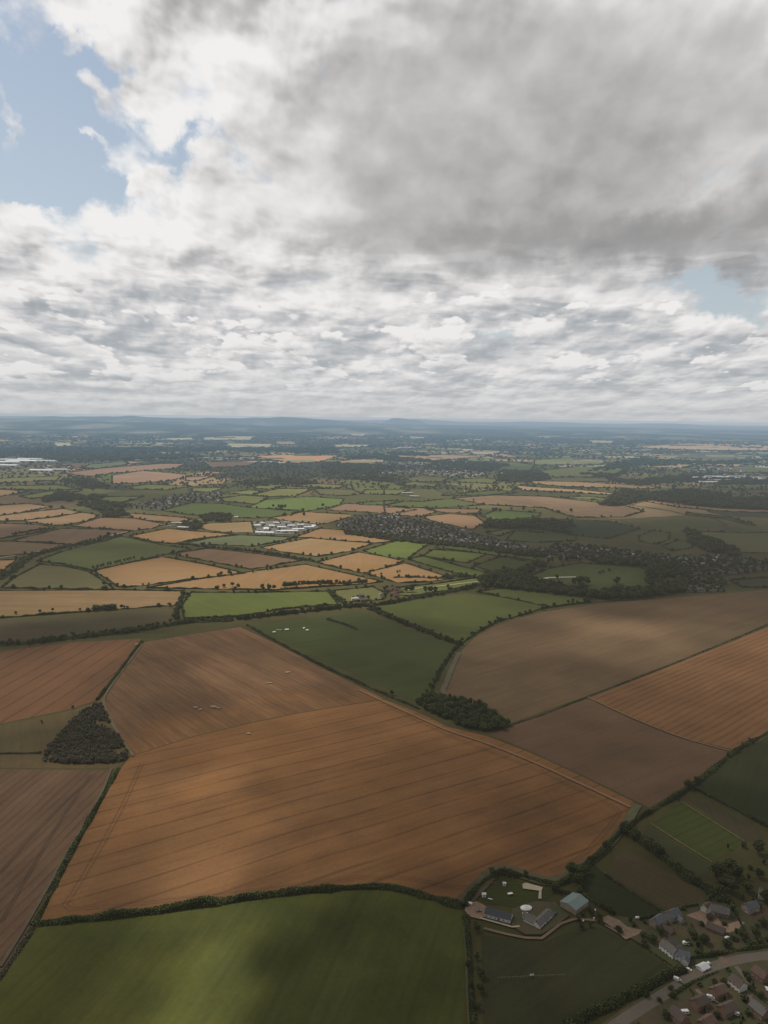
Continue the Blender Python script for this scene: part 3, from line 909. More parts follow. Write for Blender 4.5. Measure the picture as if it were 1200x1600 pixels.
def blob_core(cen, rx, rz, rg, seg=6):
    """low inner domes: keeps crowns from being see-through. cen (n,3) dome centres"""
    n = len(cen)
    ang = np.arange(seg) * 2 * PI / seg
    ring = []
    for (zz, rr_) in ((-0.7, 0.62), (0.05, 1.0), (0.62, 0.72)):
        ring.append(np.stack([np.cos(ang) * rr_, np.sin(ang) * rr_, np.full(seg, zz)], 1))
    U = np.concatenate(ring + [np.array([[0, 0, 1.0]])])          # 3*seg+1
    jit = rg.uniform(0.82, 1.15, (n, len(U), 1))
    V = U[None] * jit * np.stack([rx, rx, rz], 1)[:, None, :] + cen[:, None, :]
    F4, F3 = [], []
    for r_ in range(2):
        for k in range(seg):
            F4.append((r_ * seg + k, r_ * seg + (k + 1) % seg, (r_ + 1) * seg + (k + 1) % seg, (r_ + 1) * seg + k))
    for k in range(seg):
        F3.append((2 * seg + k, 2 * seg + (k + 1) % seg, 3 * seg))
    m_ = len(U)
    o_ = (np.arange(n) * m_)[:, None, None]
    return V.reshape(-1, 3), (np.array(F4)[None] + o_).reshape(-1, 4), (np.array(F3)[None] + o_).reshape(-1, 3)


def crown_points(rg, H, Rr, K, lobes=9, base=0.22):
    """points on the outside of a lumpy crown made of several lobes"""
    L = []
    for i in range(lobes):
        a = rg.uniform(0, 2 * PI)
        q = rg.uniform(0.0, 0.62) * Rr
        zz = H * rg.uniform(base + 0.16, 0.80)
        lr = Rr * rg.uniform(0.36, 0.6) * (1.0 - 0.35 * abs(zz / H - 0.5))
        L.append((q * math.cos(a), q * math.sin(a), zz, lr))
    L.append((0, 0, H * 0.62, Rr * 0.62))
    L = np.array(L)
    L[:, 2] = np.minimum(L[:, 2], H - L[:, 3] * 0.8)
    w = L[:, 3] ** 2
    pick = rg.choice(len(L), K, p=w / w.sum())
    d = rg.normal(size=(K, 3))
    d /= np.linalg.norm(d, axis=1)[:, None]
    d[:, 2] = np.where(d[:, 2] < -0.3, -d[:, 2] * 0.6, d[:, 2])
    rad = L[pick, 3] * rg.uniform(0.72, 1.06, K)
    return L[pick, :3] + d * rad[:, None] * np.array([1, 1, 0.85]), L


def tree_meshes(seed, H, Rr, K, s, leaf, lobes=9, base=0.22, name='crown'):
    rg = np.random.default_rng(seed)
    P, L = crown_points(rg, H, Rr, K, lobes, base)
    V, F = quads(P, np.full(len(P), s), rg)
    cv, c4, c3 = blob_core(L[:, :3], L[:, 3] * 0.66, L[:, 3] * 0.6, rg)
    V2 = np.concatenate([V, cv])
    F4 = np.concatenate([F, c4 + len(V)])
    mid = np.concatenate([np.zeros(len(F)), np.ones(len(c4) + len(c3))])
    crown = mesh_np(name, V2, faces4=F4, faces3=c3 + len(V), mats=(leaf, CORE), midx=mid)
    # trunk with limbs
    tv, tf = [], []

    def limb(a, b, r0, r1, seg=6):
        a = Vector(a)
        b = Vector(b)
        d = (b - a).normalized()
        u = d.cross(Vector((0.3, 0.9, 0.1))).normalized()
        w_ = d.cross(u)
        o_ = len(tv)
        for q, r_ in ((a, r0), (b, r1)):
            for k in range(seg):
                t = 2 * PI * k / seg
                tv.append(q + u * math.cos(t) * r_ + w_ * math.sin(t) * r_)
        for k in range(seg):
            tf.append((o_ + k, o_ + (k + 1) % seg, o_ + seg + (k + 1) % seg, o_ + seg + k))
    limb((0, 0, -0.3), (0.1, 0, H * 0.32), H * 0.034, H * 0.024)
    limb((0.1, 0, H * 0.32), (0, 0.1, H * 0.66), H * 0.024, H * 0.01)
    for i in range(5):
        q = L[i]
        limb((0.05, 0, H * rg.uniform(0.24, 0.36)), (q[0] * 0.9, q[1] * 0.9, q[2]), H * 0.014, H * 0.005, 5)
    trunk = bpy.data.meshes.new("trunk")
    trunk.from_pydata([tuple(v) for v in tv], [], tf)
    trunk.materials.append(BARK)
    return crown, trunk


# unit trees are 10 m tall; near ones finer, far ones coarser
NEAR_T = [tree_meshes(10 + i, 10.0, r_, 1300, 0.30, lf, lb, bs) for i, (r_, lf, lb, bs) in enumerate(
    [(4.6, LEAF, 11, 0.16), (5.2, LEAF, 12, 0.14), (4.0, LEAF, 9, 0.2), (4.8, LEAF2, 11, 0.16), (3.4, LEAF, 9, 0.12)])]
FAR_T = [tree_meshes(40 + i, 10.0, r_, 190, 0.75, lf, 7, bs) for i, (r_, lf, bs) in enumerate(
    [(4.8, LEAF, 0.12), (5.4, LEAF, 0.10), (4.2, LEAF, 0.14), (3.6, LEAF, 0.10)])]

TREES = []          # (x, y, height, kind, words, group)


def tree_at(u, v, h, kind=None, words=None, group=None, jit=0.0):
    g = gp(u, v)
    TREES.append([g.x + random.uniform(-jit, jit), g.y + random.uniform(-jit, jit), h, kind, words, group])


def inside(poly, x, y):
    c = False
    j = len(poly) - 1
    for i in range(len(poly)):
        if (poly[i][1] > y) != (poly[j][1] > y) and x < (poly[j][0] - poly[i][0]) * (y - poly[i][1]) / (poly[j][1] - poly[i][1]) + poly[i][0]:
            c = not c
        j = i
    return c


def fill_poly(pts, spacing, jitter=0.45):
    g = [gp(*p) for p in pts]
    poly = [(q.x, q.y) for q in g]
    x0, x1 = min(p[0] for p in poly), max(p[0] for p in poly)
    y0, y1 = min(p[1] for p in poly), max(p[1] for p in poly)
    out = []
    row = 0
    y = y0
    while y <= y1:
        x = x0 + (spacing * 0.5 if row % 2 else 0)
        while x <= x1:
            a = x + random.uniform(-jitter, jitter) * spacing
            b = y + random.uniform(-jitter, jitter) * spacing
            if inside(poly, a, b):
                out.append((a, b))
            x += spacing
        y += spacing * 0.87
        row += 1
    return out


def canopy(name, items, leaf, kind='stuff', label=None, cat=None, group=None, seed=1, dens=1.0):
    """one mesh of many crowns: items (x, y, h, r)"""
    rg = np.random.default_rng(seed)
    A = np.array(items, float)
    if len(A) == 0:
        return None
    d = np.hypot(A[:, 0], A[:, 1])
    s = np.maximum(0.42, d / 1200.0 * 0.42)
    K = np.clip(dens * 1.9 * (2 * PI * A[:, 3] ** 2) / (2 * s) ** 2, 7, 220).astype(int)
    rep = np.repeat(np.arange(len(A)), K)
    n = len(rep)
    dr = rg.normal(size=(n, 3))
    dr /= np.linalg.norm(dr, axis=1)[:, None]
    dr[:, 2] = np.where(dr[:, 2] < -0.25, -dr[:, 2], dr[:, 2])
    rad = A[rep, 3] * rg.uniform(0.78, 1.12, n)
    rz = A[rep, 2] * 0.42
    cen = np.stack([A[rep, 0] + dr[:, 0] * rad, A[rep, 1] + dr[:, 1] * rad, A[rep, 2] * 0.55 + dr[:, 2] * rz * rg.uniform(0.8, 1.12, n)], 1)
    V, F = quads(cen, s[rep], rg)
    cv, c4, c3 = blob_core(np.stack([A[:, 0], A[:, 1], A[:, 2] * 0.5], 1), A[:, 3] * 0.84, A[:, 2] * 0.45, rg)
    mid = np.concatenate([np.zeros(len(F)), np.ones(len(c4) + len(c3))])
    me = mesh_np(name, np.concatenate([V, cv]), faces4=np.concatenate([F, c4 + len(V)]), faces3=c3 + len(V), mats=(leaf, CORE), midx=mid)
    o = link(bpy.data.objects.new(name, me))
    tag(o, label, cat, group, kind)
    return o


def hedge_mesh(name, pts, w, h, seed, leaf=None, gaps=0.0):
    """a hedge along ground points: an uneven inner bank covered with leaf faces"""
    rg = np.random.default_rng(seed)
    P = np.array([(p.x, p.y) for p in pts])
    seg = np.hypot(*(P[1:] - P[:-1]).T)
    cum = np.concatenate([[0], np.cumsum(seg)])
    L = cum[-1]
    d = np.hypot(P[:, 0], P[:, 1]).mean()
    s = max(0.38, d / 1200.0 * 0.40)
    k = max(4, int(L / max(2.5, s * 4)))
    t = np.linspace(0, L, k)
    cx = np.interp(t, cum, P[:, 0])
    cy = np.interp(t, cum, P[:, 1])
    dx_, dy_ = np.gradient(cx), np.gradient(cy)
    ln = np.hypot(dx_, dy_) + 1e-9
    nx, ny = -dy_ / ln, dx_ / ln
    hv = h * (1 + 0.40 * np.interp(t, np.linspace(0, L, max(3, int(L / 14))), rg.normal(size=max(3, int(L / 14)))).clip(-1.7, 2.4))
    wv = w * (1 + 0.30 * np.interp(t, np.linspace(0, L, max(3, int(L / 11))), rg.normal(size=max(3, int(L / 11)))).clip(-1.5, 2))
    dip = np.interp(t, np.linspace(0, L, max(3, int(L / 22))), (rg.random(max(3, int(L / 22))) < 0.13).astype(float))
    hv = np.maximum(0.25, hv * (1 - 0.85 * dip))
    prof = [(-0.5, 0.0), (-0.44, 0.6), (-0.15, 0.86), (0.2, 0.84), (0.45, 0.55), (0.5, 0.0)]
    rows = [np.stack([cx + nx * a * wv * 0.9, cy + ny * a * wv * 0.9, b * hv * 0.95], 1) for a, b in prof]
    V = np.stack(rows, 1).reshape(-1, 3)
    m_ = len(prof)
    F = []
    for i in range(k - 1):
        for j in range(m_ - 1):
            F.append((i * m_ + j, i * m_ + j + 1, (i + 1) * m_ + j + 1, (i + 1) * m_ + j))
    F = np.array(F)
    per = (w + 2 * h) * 1.5 / (2 * s) ** 2
    n = int(min(60000, L * per))
    tt = rg.uniform(0, L, n)
    ang = rg.uniform(-0.1, PI + 0.1, n)
    rr_ = rg.uniform(0.82, 1.12, n)
    hx, hy = np.interp(tt, cum, P[:, 0]), np.interp(tt, cum, P[:, 1])
    nnx, nny = np.interp(tt, t, nx), np.interp(tt, t, ny)
    ww, hh = np.interp(tt, t, wv), np.interp(tt, t, hv)
    off_ = np.cos(ang) * ww * 0.5 * rr_
    c = np.stack([hx + nnx * off_, hy + nny * off_, np.maximum(0.1, np.sin(ang) * hh * rr_)], 1)
    QV, QF = quads(c, np.full(n, s), rg)
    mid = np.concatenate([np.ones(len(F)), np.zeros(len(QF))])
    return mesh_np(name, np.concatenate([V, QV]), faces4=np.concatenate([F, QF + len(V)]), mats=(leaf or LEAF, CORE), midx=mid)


HEDGES = []
USED_LABELS = {}


def hedge(pxpts, w, h, label, group="hedgerows between the fields", trees=0.0, th=8.0, leaf=None, ground=False, name='hedgerow', cat='hedgerow', smooth=True):
    g = pxpts if ground else [gp(*p) for p in pxpts]
    pts = smooth_line([(q.x, q.y) for q in g], 12.0) if (smooth and len(g) > 2) else [Vector((q.x, q.y, 0)) for q in g]
    HEDGES.append(1)
    me = hedge_mesh(name, pts, w, h, len(HEDGES) * 13 + 5, leaf)
    o = link(bpy.data.objects.new(name, me))
    tag(o, label, cat, group)
    if trees > 0:
        for i in range(len(pts) - 1):
            a, b = pts[i], pts[i + 1]
            L = (b - a).length
            k = L * trees
            k = int(k) + (1 if random.random() < k - int(k) else 0)
            for _ in range(k):
                q = a.lerp(b, random.random())
                TREES.append([q.x + random.uniform(-1, 1) * w * 0.3, q.y + random.uniform(-1, 1) * w * 0.3, th * random.uniform(0.6, 1.35), None, label, None])
    return o


# --- hedges of the near fields
hedge([(52, 1445), (200, 1430), (330, 1412), (450, 1396), (560, 1388), (610, 1388), (660, 1400), (722, 1417)], 6.5, 3.6, "long dark hedge between the red brown stubble and the bottom green field", trees=0.0)
hedge([(186, 1200), (170, 1228), (146, 1270), (104, 1345), (62, 1430), (52, 1446)], 5.0, 2.6, "slanting hedge between the lower left brown field and the red brown stubble", leaf=LEAF)
hedge([(52, 1450), (28, 1486), (0, 1527), (-50, 1585), (-120, 1660)], 4.5, 1.3, "low scrubby bank at the left corner of the bottom green field", leaf=LEAFG)
hedge([(222, 1003), (205, 1024), (188, 1048), (152, 1094)], 4.5, 3.0, "short dark hedge climbing from the triangular plantation to the tree belt")
hedge([(386, 977), (430, 1002), (500, 1039), (560, 1067), (610, 1089), (655, 1108)], 4.5, 3.0, "straight hedge below the dark green central field")
hedge([(672, 1088), (682, 1062), (698, 1032), (714, 1012), (745, 989), (778, 971)], 4.0, 2.8, "curving tree lined hedge right of the dark green central field", trees=0.035, th=8)
hedge([(778, 971), (813, 962), (860, 949), (930, 941), (1000, 937)], 3.6, 2.6, "thin hedge along the top of the long brown field", trees=0.010, th=9)
hedge([(1215, 1137), (1150, 1174), (1080, 1230), (1020, 1266), (972, 1300), (935, 1338), (897, 1366)], 5.5, 3.4, "long dark hedge down the right side of the brown fields", trees=0.012, th=8)
hedge([(976, 1296), (1010, 1320), (1050, 1352), (1096, 1386), (1140, 1412)], 10.0, 6.5, "thick dark hedge between the paddock and the tan strip", trees=0.07, th=9.5)
hedge([(724, 1418), (745, 1388), (778, 1366), (820, 1371), (870, 1384), (897, 1372)], 5.0, 3.6, "tall hedge round the top of the farmhouse garden", trees=0.02, th=7)
hedge([(728, 1432), (732, 1480), (738, 1560), (744, 1660), (748, 1740)], 4.0, 2.6, "hedge beside the track at the right of the bottom green field", trees=0.012, th=6)
hedge([(1300, 930), (1200, 976), (1060, 1034), (920, 1088), (850, 1116), (798, 1133)], 3.2, 1.1, "low grassy baulk between the long brown field and the lined stubble", leaf=LEAFG)
hedge([(946, 1368), (998, 1401), (1044, 1430)], 2.2, 1.8, "narrow hedge between the dark paddock and the tan strip")
hedge([(1068, 1516), (1010, 1543), (930, 1582), (880, 1612), (790, 1700)], 7.0, 4.2, "broad dark hedge at the lower edge of the farm pasture", trees=0.01, th=7)
hedge([(1086, 1233), (1130, 1255), (1200, 1292), (1320, 1352)], 4.0, 2.8, "dark hedge between the dark meadow and the brown strip")
hedge([(512, 968), (535, 975), (558, 984)], 7.0, 3.6, "short isolated hedge standing alone in the dark green central field")
hedge([(-200, 1179), (0, 1178), (64, 1177)], 4.0, 1.8, "low hedge left of the triangular plantation", leaf=LEAFG)
hedge([(935, 1440), (975, 1462), (1010, 1482), (1062, 1516)], 3.5, 2.6, "garden hedge between the farm pasture and the slate roofed house", trees=0.03, th=6)
hedge([(862, 1392), (905, 1398), (932, 1412), (960, 1430)], 4.0, 3.2, "hedge behind the teal roofed barn", trees=0.05, th=7)

# --- hedges of the middle distance: from the shared corners of the fields
seen = set()
run_no = 0
for (cn, words, pts, kw) in FIELDS:
    ymax = max(p[1] for p in pts)
    ymin = min(p[1] for p in pts)
    if not (ymax < 985 and ymin > 700):
        continue
    pts = [snap(p) for p in pts]
    n_ = len(pts)
    ids = [(pts[i], pts[(i + 1) % n_]) for i in range(n_)]
    runs, cur = [], []
    for e in ids:
        key = tuple(sorted(e))
        if key in seen or e[0] == e[1] or (e[0][0] < -60 and e[1][0] < -60) or (e[0][0] > 1210 and e[1][0] > 1210):
            if cur:
                runs.append(cur)
            cur = []
        else:
            seen.add(key)
            cur.append(e)
    if cur:
        runs.append(cur)
    for ri, r_ in enumerate(runs):
        line = [gp(*r_[0][0])] + [gp(*e[1]) for e in r_]
        d = line[0].length
        if d > 8000:
            continue
        ms = sum(e[0][1] for e in r_) / len(r_)
        side = ("", "", "")[0]
        cu = sum(e[0][0] + e[1][0] for e in r_) / (2 * len(r_))
        cv_ = sum(e[0][1] + e[1][1] for e in r_) / (2 * len(r_))
        fu = sum(p[0] for p in pts) / n_
        fv = sum(p[1] for p in pts) / n_
        if len(runs) == 1:
            lab = "dark hedgerow enclosing " + words
        else:
            if abs(cv_ - fv) * 2.5 > abs(cu - fu):
                side = "near" if cv_ > fv else "far"
            else:
                side = "right" if cu > fu else "left"
            lab = "dark hedgerow on the %s side of %s" % (side, words)
        w_ = 3.8 if d < 3500 else 6.0
        dens = 0.016 if d < 3500 else 0.012
        hedge(line, w_, 2.9 if d < 3500 else 4.0, lab, trees=dens, th=7.5 if d < 3500 else 9.0, ground=True, smooth=False,
              group="hedgerows between the middle and far fields")

# --- thick belts of trees along lines (each tree is one of the individual trees when near enough)


BELTS = []


def belt(pxpts, w, dens, th, words, kind=None):
    g = [gp(*p) for p in pxpts]
    pts = smooth_line([(q.x, q.y) for q in g], 15.0) if len(g) > 2 else [Vector((q.x, q.y, 0)) for q in g]
    BELTS.append(words)
    nth = BELTS.count(words)
    if dens > 0.055:
        hedge(pxpts, max(5.0, w * 0.62), th * 0.52, "dense undergrowth filling " + words + (" at its narrow end" if nth > 1 else ""), group="undergrowth of the tree belts", name='undergrowth', cat='undergrowth')
    for i in range(len(pts) - 1):
        a, b = pts[i], pts[i + 1]
        L = (b - a).length
        k = L * dens
        k = int(k) + (1 if random.random() < k - int(k) else 0)
        nrm = (b - a).normalized()
        nrm = Vector((-nrm.y, nrm.x, 0))
        for _ in range(k):
            q = a.lerp(b, random.random()) + nrm * random.uniform(-0.5, 0.5) * w
            TREES.append([q.x, q.y, th * random.uniform(0.6, 1.15), kind, words, None])


belt([(-200, 1020), (0, 1008), (60, 1003), (120, 996), (215, 985), (290, 973), (365, 969)], 26, 0.20, 9, "the tree belt below the shaded strip field")
belt([(370, 968), (440, 960), (520, 951), (572, 946)], 16, 0.17, 10.5, "the tree belt above the dark green central field")
belt([(576, 951), (605, 963), (650, 982), (700, 1001), (720, 1008)], 15, 0.17, 9.5, "the tree belt right of the dark green central field")
belt([(286, 928), (282, 940), (276, 955), (276, 968)], 14, 0.10, 8, "the belt left of the bright green field")
belt([(442, 916), (480, 912), (530, 912), (574, 909)], 14, 0.13, 10, "the tree row behind the bright green field")
belt([(516, 922), (524, 932), (536, 942), (548, 950)], 14, 0.11, 8, "the tree row beside the farmstead meadow")
belt([(0, 962), (60, 958), (120, 954), (180, 951), (270, 947)], 6, 0.03, 8, "the hedge below the wide golden field")
belt([(145, 953), (165, 952), (182, 951)], 26, 0.22, 12, "the copse below the wide golden field")
belt([(548, 948), (600, 944), (660, 933), (720, 922), (745, 916)], 20, 0.11, 9, "the tree belt through the farmstead")
belt([(300, 853), (360, 858), (420, 865), (492, 878)], 16, 0.13, 8, "the long thick hedge of the middle fields")
belt([(395, 895), (440, 887), (476, 881)], 6, 0.03, 7, "the tree dotted hedge above the big golden field")
belt([(0, 906), (22, 890), (42, 874), (58, 867)], 30, 0.12, 9, "the tree belt by the lane at the left")
belt([(60, 866), (105, 855), (150, 845), (175, 838)], 22, 0.10, 9, "the tree belt by the lane at the left")
belt([(615, 903), (640, 902), (700, 904), (742, 900)], 14, 0.06, 8, "the hedge below the golden field by the green paddocks")
belt([(690, 903), (715, 900), (735, 902)], 24, 0.16, 9, "the copse in the green paddocks")
belt([(632, 893), (600, 898), (575, 902)], 8, 0.05, 8, "the hedge between the two golden fields")
belt([(20, 835), (40, 832), (62, 828), (85, 826)], 16, 0.09, 9, "the copse among the brown fields on the left")
belt([(100, 822), (112, 820)], 12, 0.15, 10, "the clump on the tan strips")

# --- single trees read off the photo (u, v at the foot, height, kind, words)
NEARGRP = "trees near the farm and houses"
for (u, v, h, kd, wd) in [
    (1075, 1233, 12, 1, "lone rounded tree on the long right hand hedge beside the dark meadow"),
    (1054, 1248, 8, 0, "small tree on the right hand hedge just below the lone rounded tree"),
    (978, 1302, 14, 1, "large dark tree where the thick hedge meets the brown field"),
    (989, 1312, 10, 2, "smaller dark tree just right of the large tree at the hedge junction"),
    (893, 1368, 14, 1, "big dark tree at the lower corner of the red brown stubble"),
    (906, 1373, 15, 0, "tall dark tree at the field corner behind the teal roofed barn"),
    (917, 1366, 11, 2, "medium tree right of the field corner trees"),
    (902, 1385, 13, 1, "broad dark tree nearest the teal roofed barn"),
    (1184, 1334, 14, 0, "round tree alone by the right edge above the gardens"),
    (1122, 1372, 17, 1, "tallest tree of the dark group left of the right edge gardens"),
    (1138, 1362, 14, 0, "upper tree of the dark group near the right edge"),
    (1151, 1374, 15, 1, "right hand tree of the dark group near the right edge"),
    (1128, 1390, 13, 2, "lower left tree of the dark group near the right edge"),
    (1144, 1396, 14, 0, "lowest tree of the dark group near the right edge"),
    (1168, 1395, 11, 3, "paler tree between the dark group and the white van"),
    (1186, 1372, 10, 1, "dark tree below the round tree at the right edge"),
    (1195, 1410, 12, 0, "tree cut by the right edge above the houses"),
    (744, 1456, 8, 0, "dark tree beside the farm gateway at the top of the track"),
    (745, 1500, 6, 2, "small dark tree halfway down the track beside the pasture"),
    (749, 1528, 8.5, 3, "light green tree beside the track by the pasture"),
    (751, 1552, 8, 0, "dark tree just below the light green tree on the track"),
    (746, 1578, 6, 2, "dark bush like tree near the bottom of the track"),
    (612, 1086, 8, 0, "small tree standing on the straight hedge below the central field"),
    (1160, 1470, 9, 0, "dark garden tree right of the brown roofed houses"),
    (1135, 1482, 9, 1, "dark garden tree between the lane and the brown roofed houses"),
    (1100, 1476, 10, 1, "broad garden tree in the middle of the hamlet"),
    (1082, 1468, 9, 0, "dark garden tree between the two groups of slate houses"),
    (1018, 1474, 9, 1, "dark tree below the sandy yard"),
    (1032, 1462, 9, 0, "dark tree beside the slate roofed houses"),
    (1006, 1478, 7, 2, "small dark tree on the corner of the pasture hedge"),
    (1090, 1494, 7, 2, "small tree behind the white garage by the lane"),
    (1180, 1466, 10, 0, "dark tree above the lane near the right edge"),
    (1192, 1450, 9, 3, "paler tree above the lane at the right edge"),
    (935, 1436, 6, 0, "garden tree in the orchard right of the barn"),
    (922, 1448, 5.5, 2, "small orchard tree below the teal roofed barn"),
    (908, 1452, 5, 0, "smallest orchard tree by the farm drive"),
    (925, 1430, 5.5, 3, "pale orchard tree right of the barn"),
    (1010, 1560, 6, 2, "small dark tree between the pasture hedge and the lane"),
    (1048, 1548, 5, 0, "small roadside tree above the lane"),
    (1085, 1568, 6, 1, "garden tree below the lane beside the parked van"),
    (1130, 1540, 6, 0, "garden tree below the lane near the estate"),
    (1165, 1530, 7, 2, "garden tree at the top of the estate"),
    (1190, 1560, 6, 0, "garden tree at the right edge of the estate"),
    (1120, 1592, 6, 1, "garden tree at the bottom of the estate"),
    (1040, 1592, 7, 1, "dark tree at the bottom beside the lane"),
    (1168, 1588, 6, 2, "garden tree beside the white caravan at the bottom"),
    (65, 1130, 4.5, 0, "lone bush like tree in the rough grass left of the plantation"),
    (114, 1107, 5, 1, "little dark tree above the triangular plantation"),
]:
    tree_at(u, v, h, kd, wd, NEARGRP)
for (u, v, h) in [(722, 1003, 9), (737, 993, 9), (752, 985, 9), (765, 977, 10), (778, 971, 11), (796, 966, 9), (812, 962, 9), (821, 960, 9), (828, 958, 10),
                  (847, 953, 10), (888, 943, 9), (895, 942, 11), (667, 1083, 7), (672, 1074, 7), (677, 1066, 7), (684, 1054, 8), (690, 1044, 8), (695, 1036, 7), (703, 1026, 8), (710, 1016, 8)]:
    tree_at(u, v, h, None, "the curving hedge round the long brown field")
for (u, v, h) in [(897, 915, 22), (906, 914, 24), (915, 914, 22), (908, 920, 19), (965, 912, 20), (937, 897, 9), (942, 895, 8), (952, 893, 9), (870, 905, 13), (962, 913, 15)]:
    tree_at(u, v, h, random.choice([0, 1]), "the open parkland meadow")
for (u, v, h) in [(363, 917, 12), (372, 919, 12), (410, 921, 15), (420, 922, 16), (428, 922, 13), (446, 918, 15), (350, 918, 9), (500, 916, 9), (543, 913, 8)]:
    tree_at(u, v, h, None, "the hedge between the golden and bright green fields")
for (u, v, h) in [(636, 925, 16), (644, 925, 15), (664, 925, 15), (672, 926, 17), (680, 925, 14), (700, 918, 8), (605, 927, 8), (728, 922, 11), (735, 920, 12)]:
    tree_at(u, v, h, None, "the farmstead with the red roofs")
for (u, v, h) in [(346, 900, 12), (358, 898, 13), (361, 899, 11), (162, 915, 12), (194, 918, 8), (83, 883, 8)]:
    tree_at(u, v, h, None, "the golden fields left of centre")
for i in range(13):
    tree_at(147 + i * 5.2, 888 - i * 1.25 + random.uniform(-.5, .5), 7.5, None, "the dotted hedge under the triangular green field", jit=3)
for (u, v, h) in [(170, 838, 16), (180, 838, 14), (157, 842, 12), (11, 815, 13), (440, 797, 26), (436, 796, 22), (445, 796, 22), (504, 792, 18), (473, 800, 16), (445, 806, 14), (475, 806, 14), (427, 792, 12), (80, 795, 14), (97, 795, 14),
                  (630, 801, 14), (666, 797, 16), (670, 798, 16), (651, 809, 14), (770, 799, 18), (775, 799, 18), (781, 800, 16), (799, 797, 12), (818, 797, 14), (835, 800, 12), (750, 806, 16), (744, 808, 14), (925, 783, 14), (870, 800, 10), (892, 800, 16), (740, 782, 10), (720, 777, 10)]:
    tree_at(u, v, h, None, "the far fields around the works and the village")

# --- woods that read as one mass
WOODS = []


def wood(pxpoly, spacing, h, r, name, label, leaf=LEAF, dens=1.0, holes=0.0):
    its = []
    for x, y in fill_poly(pxpoly, spacing):
        k = 1.0 / (spacing * 7.0)
        nn = math.sin(x * k + 1.3 * math.sin(y * k * 0.7)) * math.sin(y * k * 1.3 + 2.1 * math.sin(x * k * 0.45)) + random.uniform(-0.3, 0.3)
        if nn < -1.0 + holes * 2.0:
            continue
        hh = h * random.choice([0.65, 0.85, 1.0, 1.0, 1.15, 1.5]) * random.uniform(0.9, 1.1) * (1 + 0.15 * nn)
        its.append((x, y, hh, r * random.uniform(0.6, 1.5)))
    WOODS.append(1)
    canopy(name, its, leaf, 'stuff', label, 'wood', None, 100 + len(WOODS), dens)


wood([(650, 1100), (662, 1092), (690, 1091), (732, 1101), (768, 1115), (792, 1134), (782, 1142), (755, 1143), (720, 1134), (690, 1121), (664, 1110)], 6.0, 8.5, 4.2, "woodland", "dark narrow wood at the tip of the dark green central field", holes=0.06)
wood([(146, 1104), (156, 1102), (168, 1122), (184, 1150), (202, 1180), (192, 1191), (130, 1194), (58, 1190), (88, 1155), (118, 1122)], 3.1, 3.8, 2.0, "plantation", "grey green triangular plantation of young trees between the brown fields", LEAFG, holes=0.16)
wood([(750, 918), (757, 900), (790, 892), (818, 900), (838, 911), (880, 922), (940, 928), (942, 937), (880, 931), (800, 921)], 11, 13, 6.5, "woodland", "dark wood along the top of the narrow green field")
wood([(940, 928), (1008, 922), (1012, 900), (1022, 880), (1062, 884), (1080, 900), (1066, 926), (1000, 936), (942, 938)], 11, 15, 7.0, "woodland", "dark wood between the parkland meadow and the far village", holes=0.15)
wood([(806, 893), (835, 884), (870, 877), (915, 873), (990, 880), (1050, 886), (1000, 886), (905, 878), (860, 886), (828, 897)], 12, 13, 7, "woodland", "long dark wood below the houses of the far village", holes=0.25)
wood([(1070, 830), (1085, 832), (1110, 842), (1150, 860), (1160, 872), (1110, 864), (1080, 850)], 14, 13, 8, "woodland", "diagonal wood beside the wide olive field")
wood([(936, 792), (955, 778), (972, 767), (1040, 772), (1082, 762), (1090, 772), (1180, 776), (1240, 782), (1240, 800), (1110, 793), (1062, 788), (1010, 782), (980, 790)], 26, 18, 14, "woodland", "very dark large wood on the right above the pale strips", holes=0.30)
wood([(752, 826), (757, 817), (800, 819), (850, 815), (870, 818), (900, 822), (860, 830), (800, 828)], 20, 14, 11, "woodland", "dark low wood in the shadowed field under the ridge", holes=0.30)
wood([(782, 736), (850, 741), (855, 745), (860, 750), (820, 754), (778, 752)], 30, 14, 15, "woodland", "dark wood beside the far white glasshouses")
wood([(345, 757), (420, 751), (520, 748), (600, 746), (620, 752), (560, 756), (440, 758), (350, 763)], 40, 15, 19, "woodland", "dark wooded strip left of the far town", holes=0.42)
wood([(60, 784), (90, 772), (128, 776), (170, 786), (245, 797), (240, 803), (160, 800), (128, 792), (60, 792)], 24, 13, 12, "woodland", "dark wood below the left hamlet", holes=0.42)
wood([(92, 748), (140, 748), (160, 757), (178, 768), (160, 780), (128, 776), (132, 765), (118, 756)], 34, 14, 17, "woodland", "dark wood on the rise at the far left", holes=0.42)
wood([(156, 801), (190, 799), (202, 806), (165, 809)], 14, 11, 8, "woodland", "small dark copse between the tan fields on the left")
wood([(312, 808), (330, 804), (362, 808), (358, 815), (318, 815)], 16, 11, 8, "woodland", "dark copse left of the works")
wood([(286, 818), (314, 817), (316, 826), (296, 829)], 15, 11, 8, "woodland", "square dark copse left of the straw field")
wood([(530, 832), (560, 833), (620, 841), (690, 848), (745, 854), (800, 860), (850, 866), (850, 872), (790, 866), (740, 858), (686, 852), (610, 845), (540, 835)], 12, 9, 7, "woodland", "dark tree line along the lower edge of the village")
wood([(838, 822), (870, 826), (895, 830), (890, 834), (850, 828)], 16, 11, 9, "woodland", "dark strip of trees in the shadowed field")
wood([(940, 748), (1000, 752), (1090, 742), (1200, 740), (1240, 744), (1240, 758), (1100, 757), (1000, 760)], 36, 12, 17, "woodland", "scattered dark trees around the far white sheds", holes=0.42)
wood([(100, 700), (210, 702), (330, 700), (420, 702), (530, 703), (520, 709), (400, 710), (300, 716), (200, 719), (110, 722), (-40, 718), (-40, 704)], 90, 20, 50, "woodland", "wide blue dark woods across the far left plain", holes=0.42)
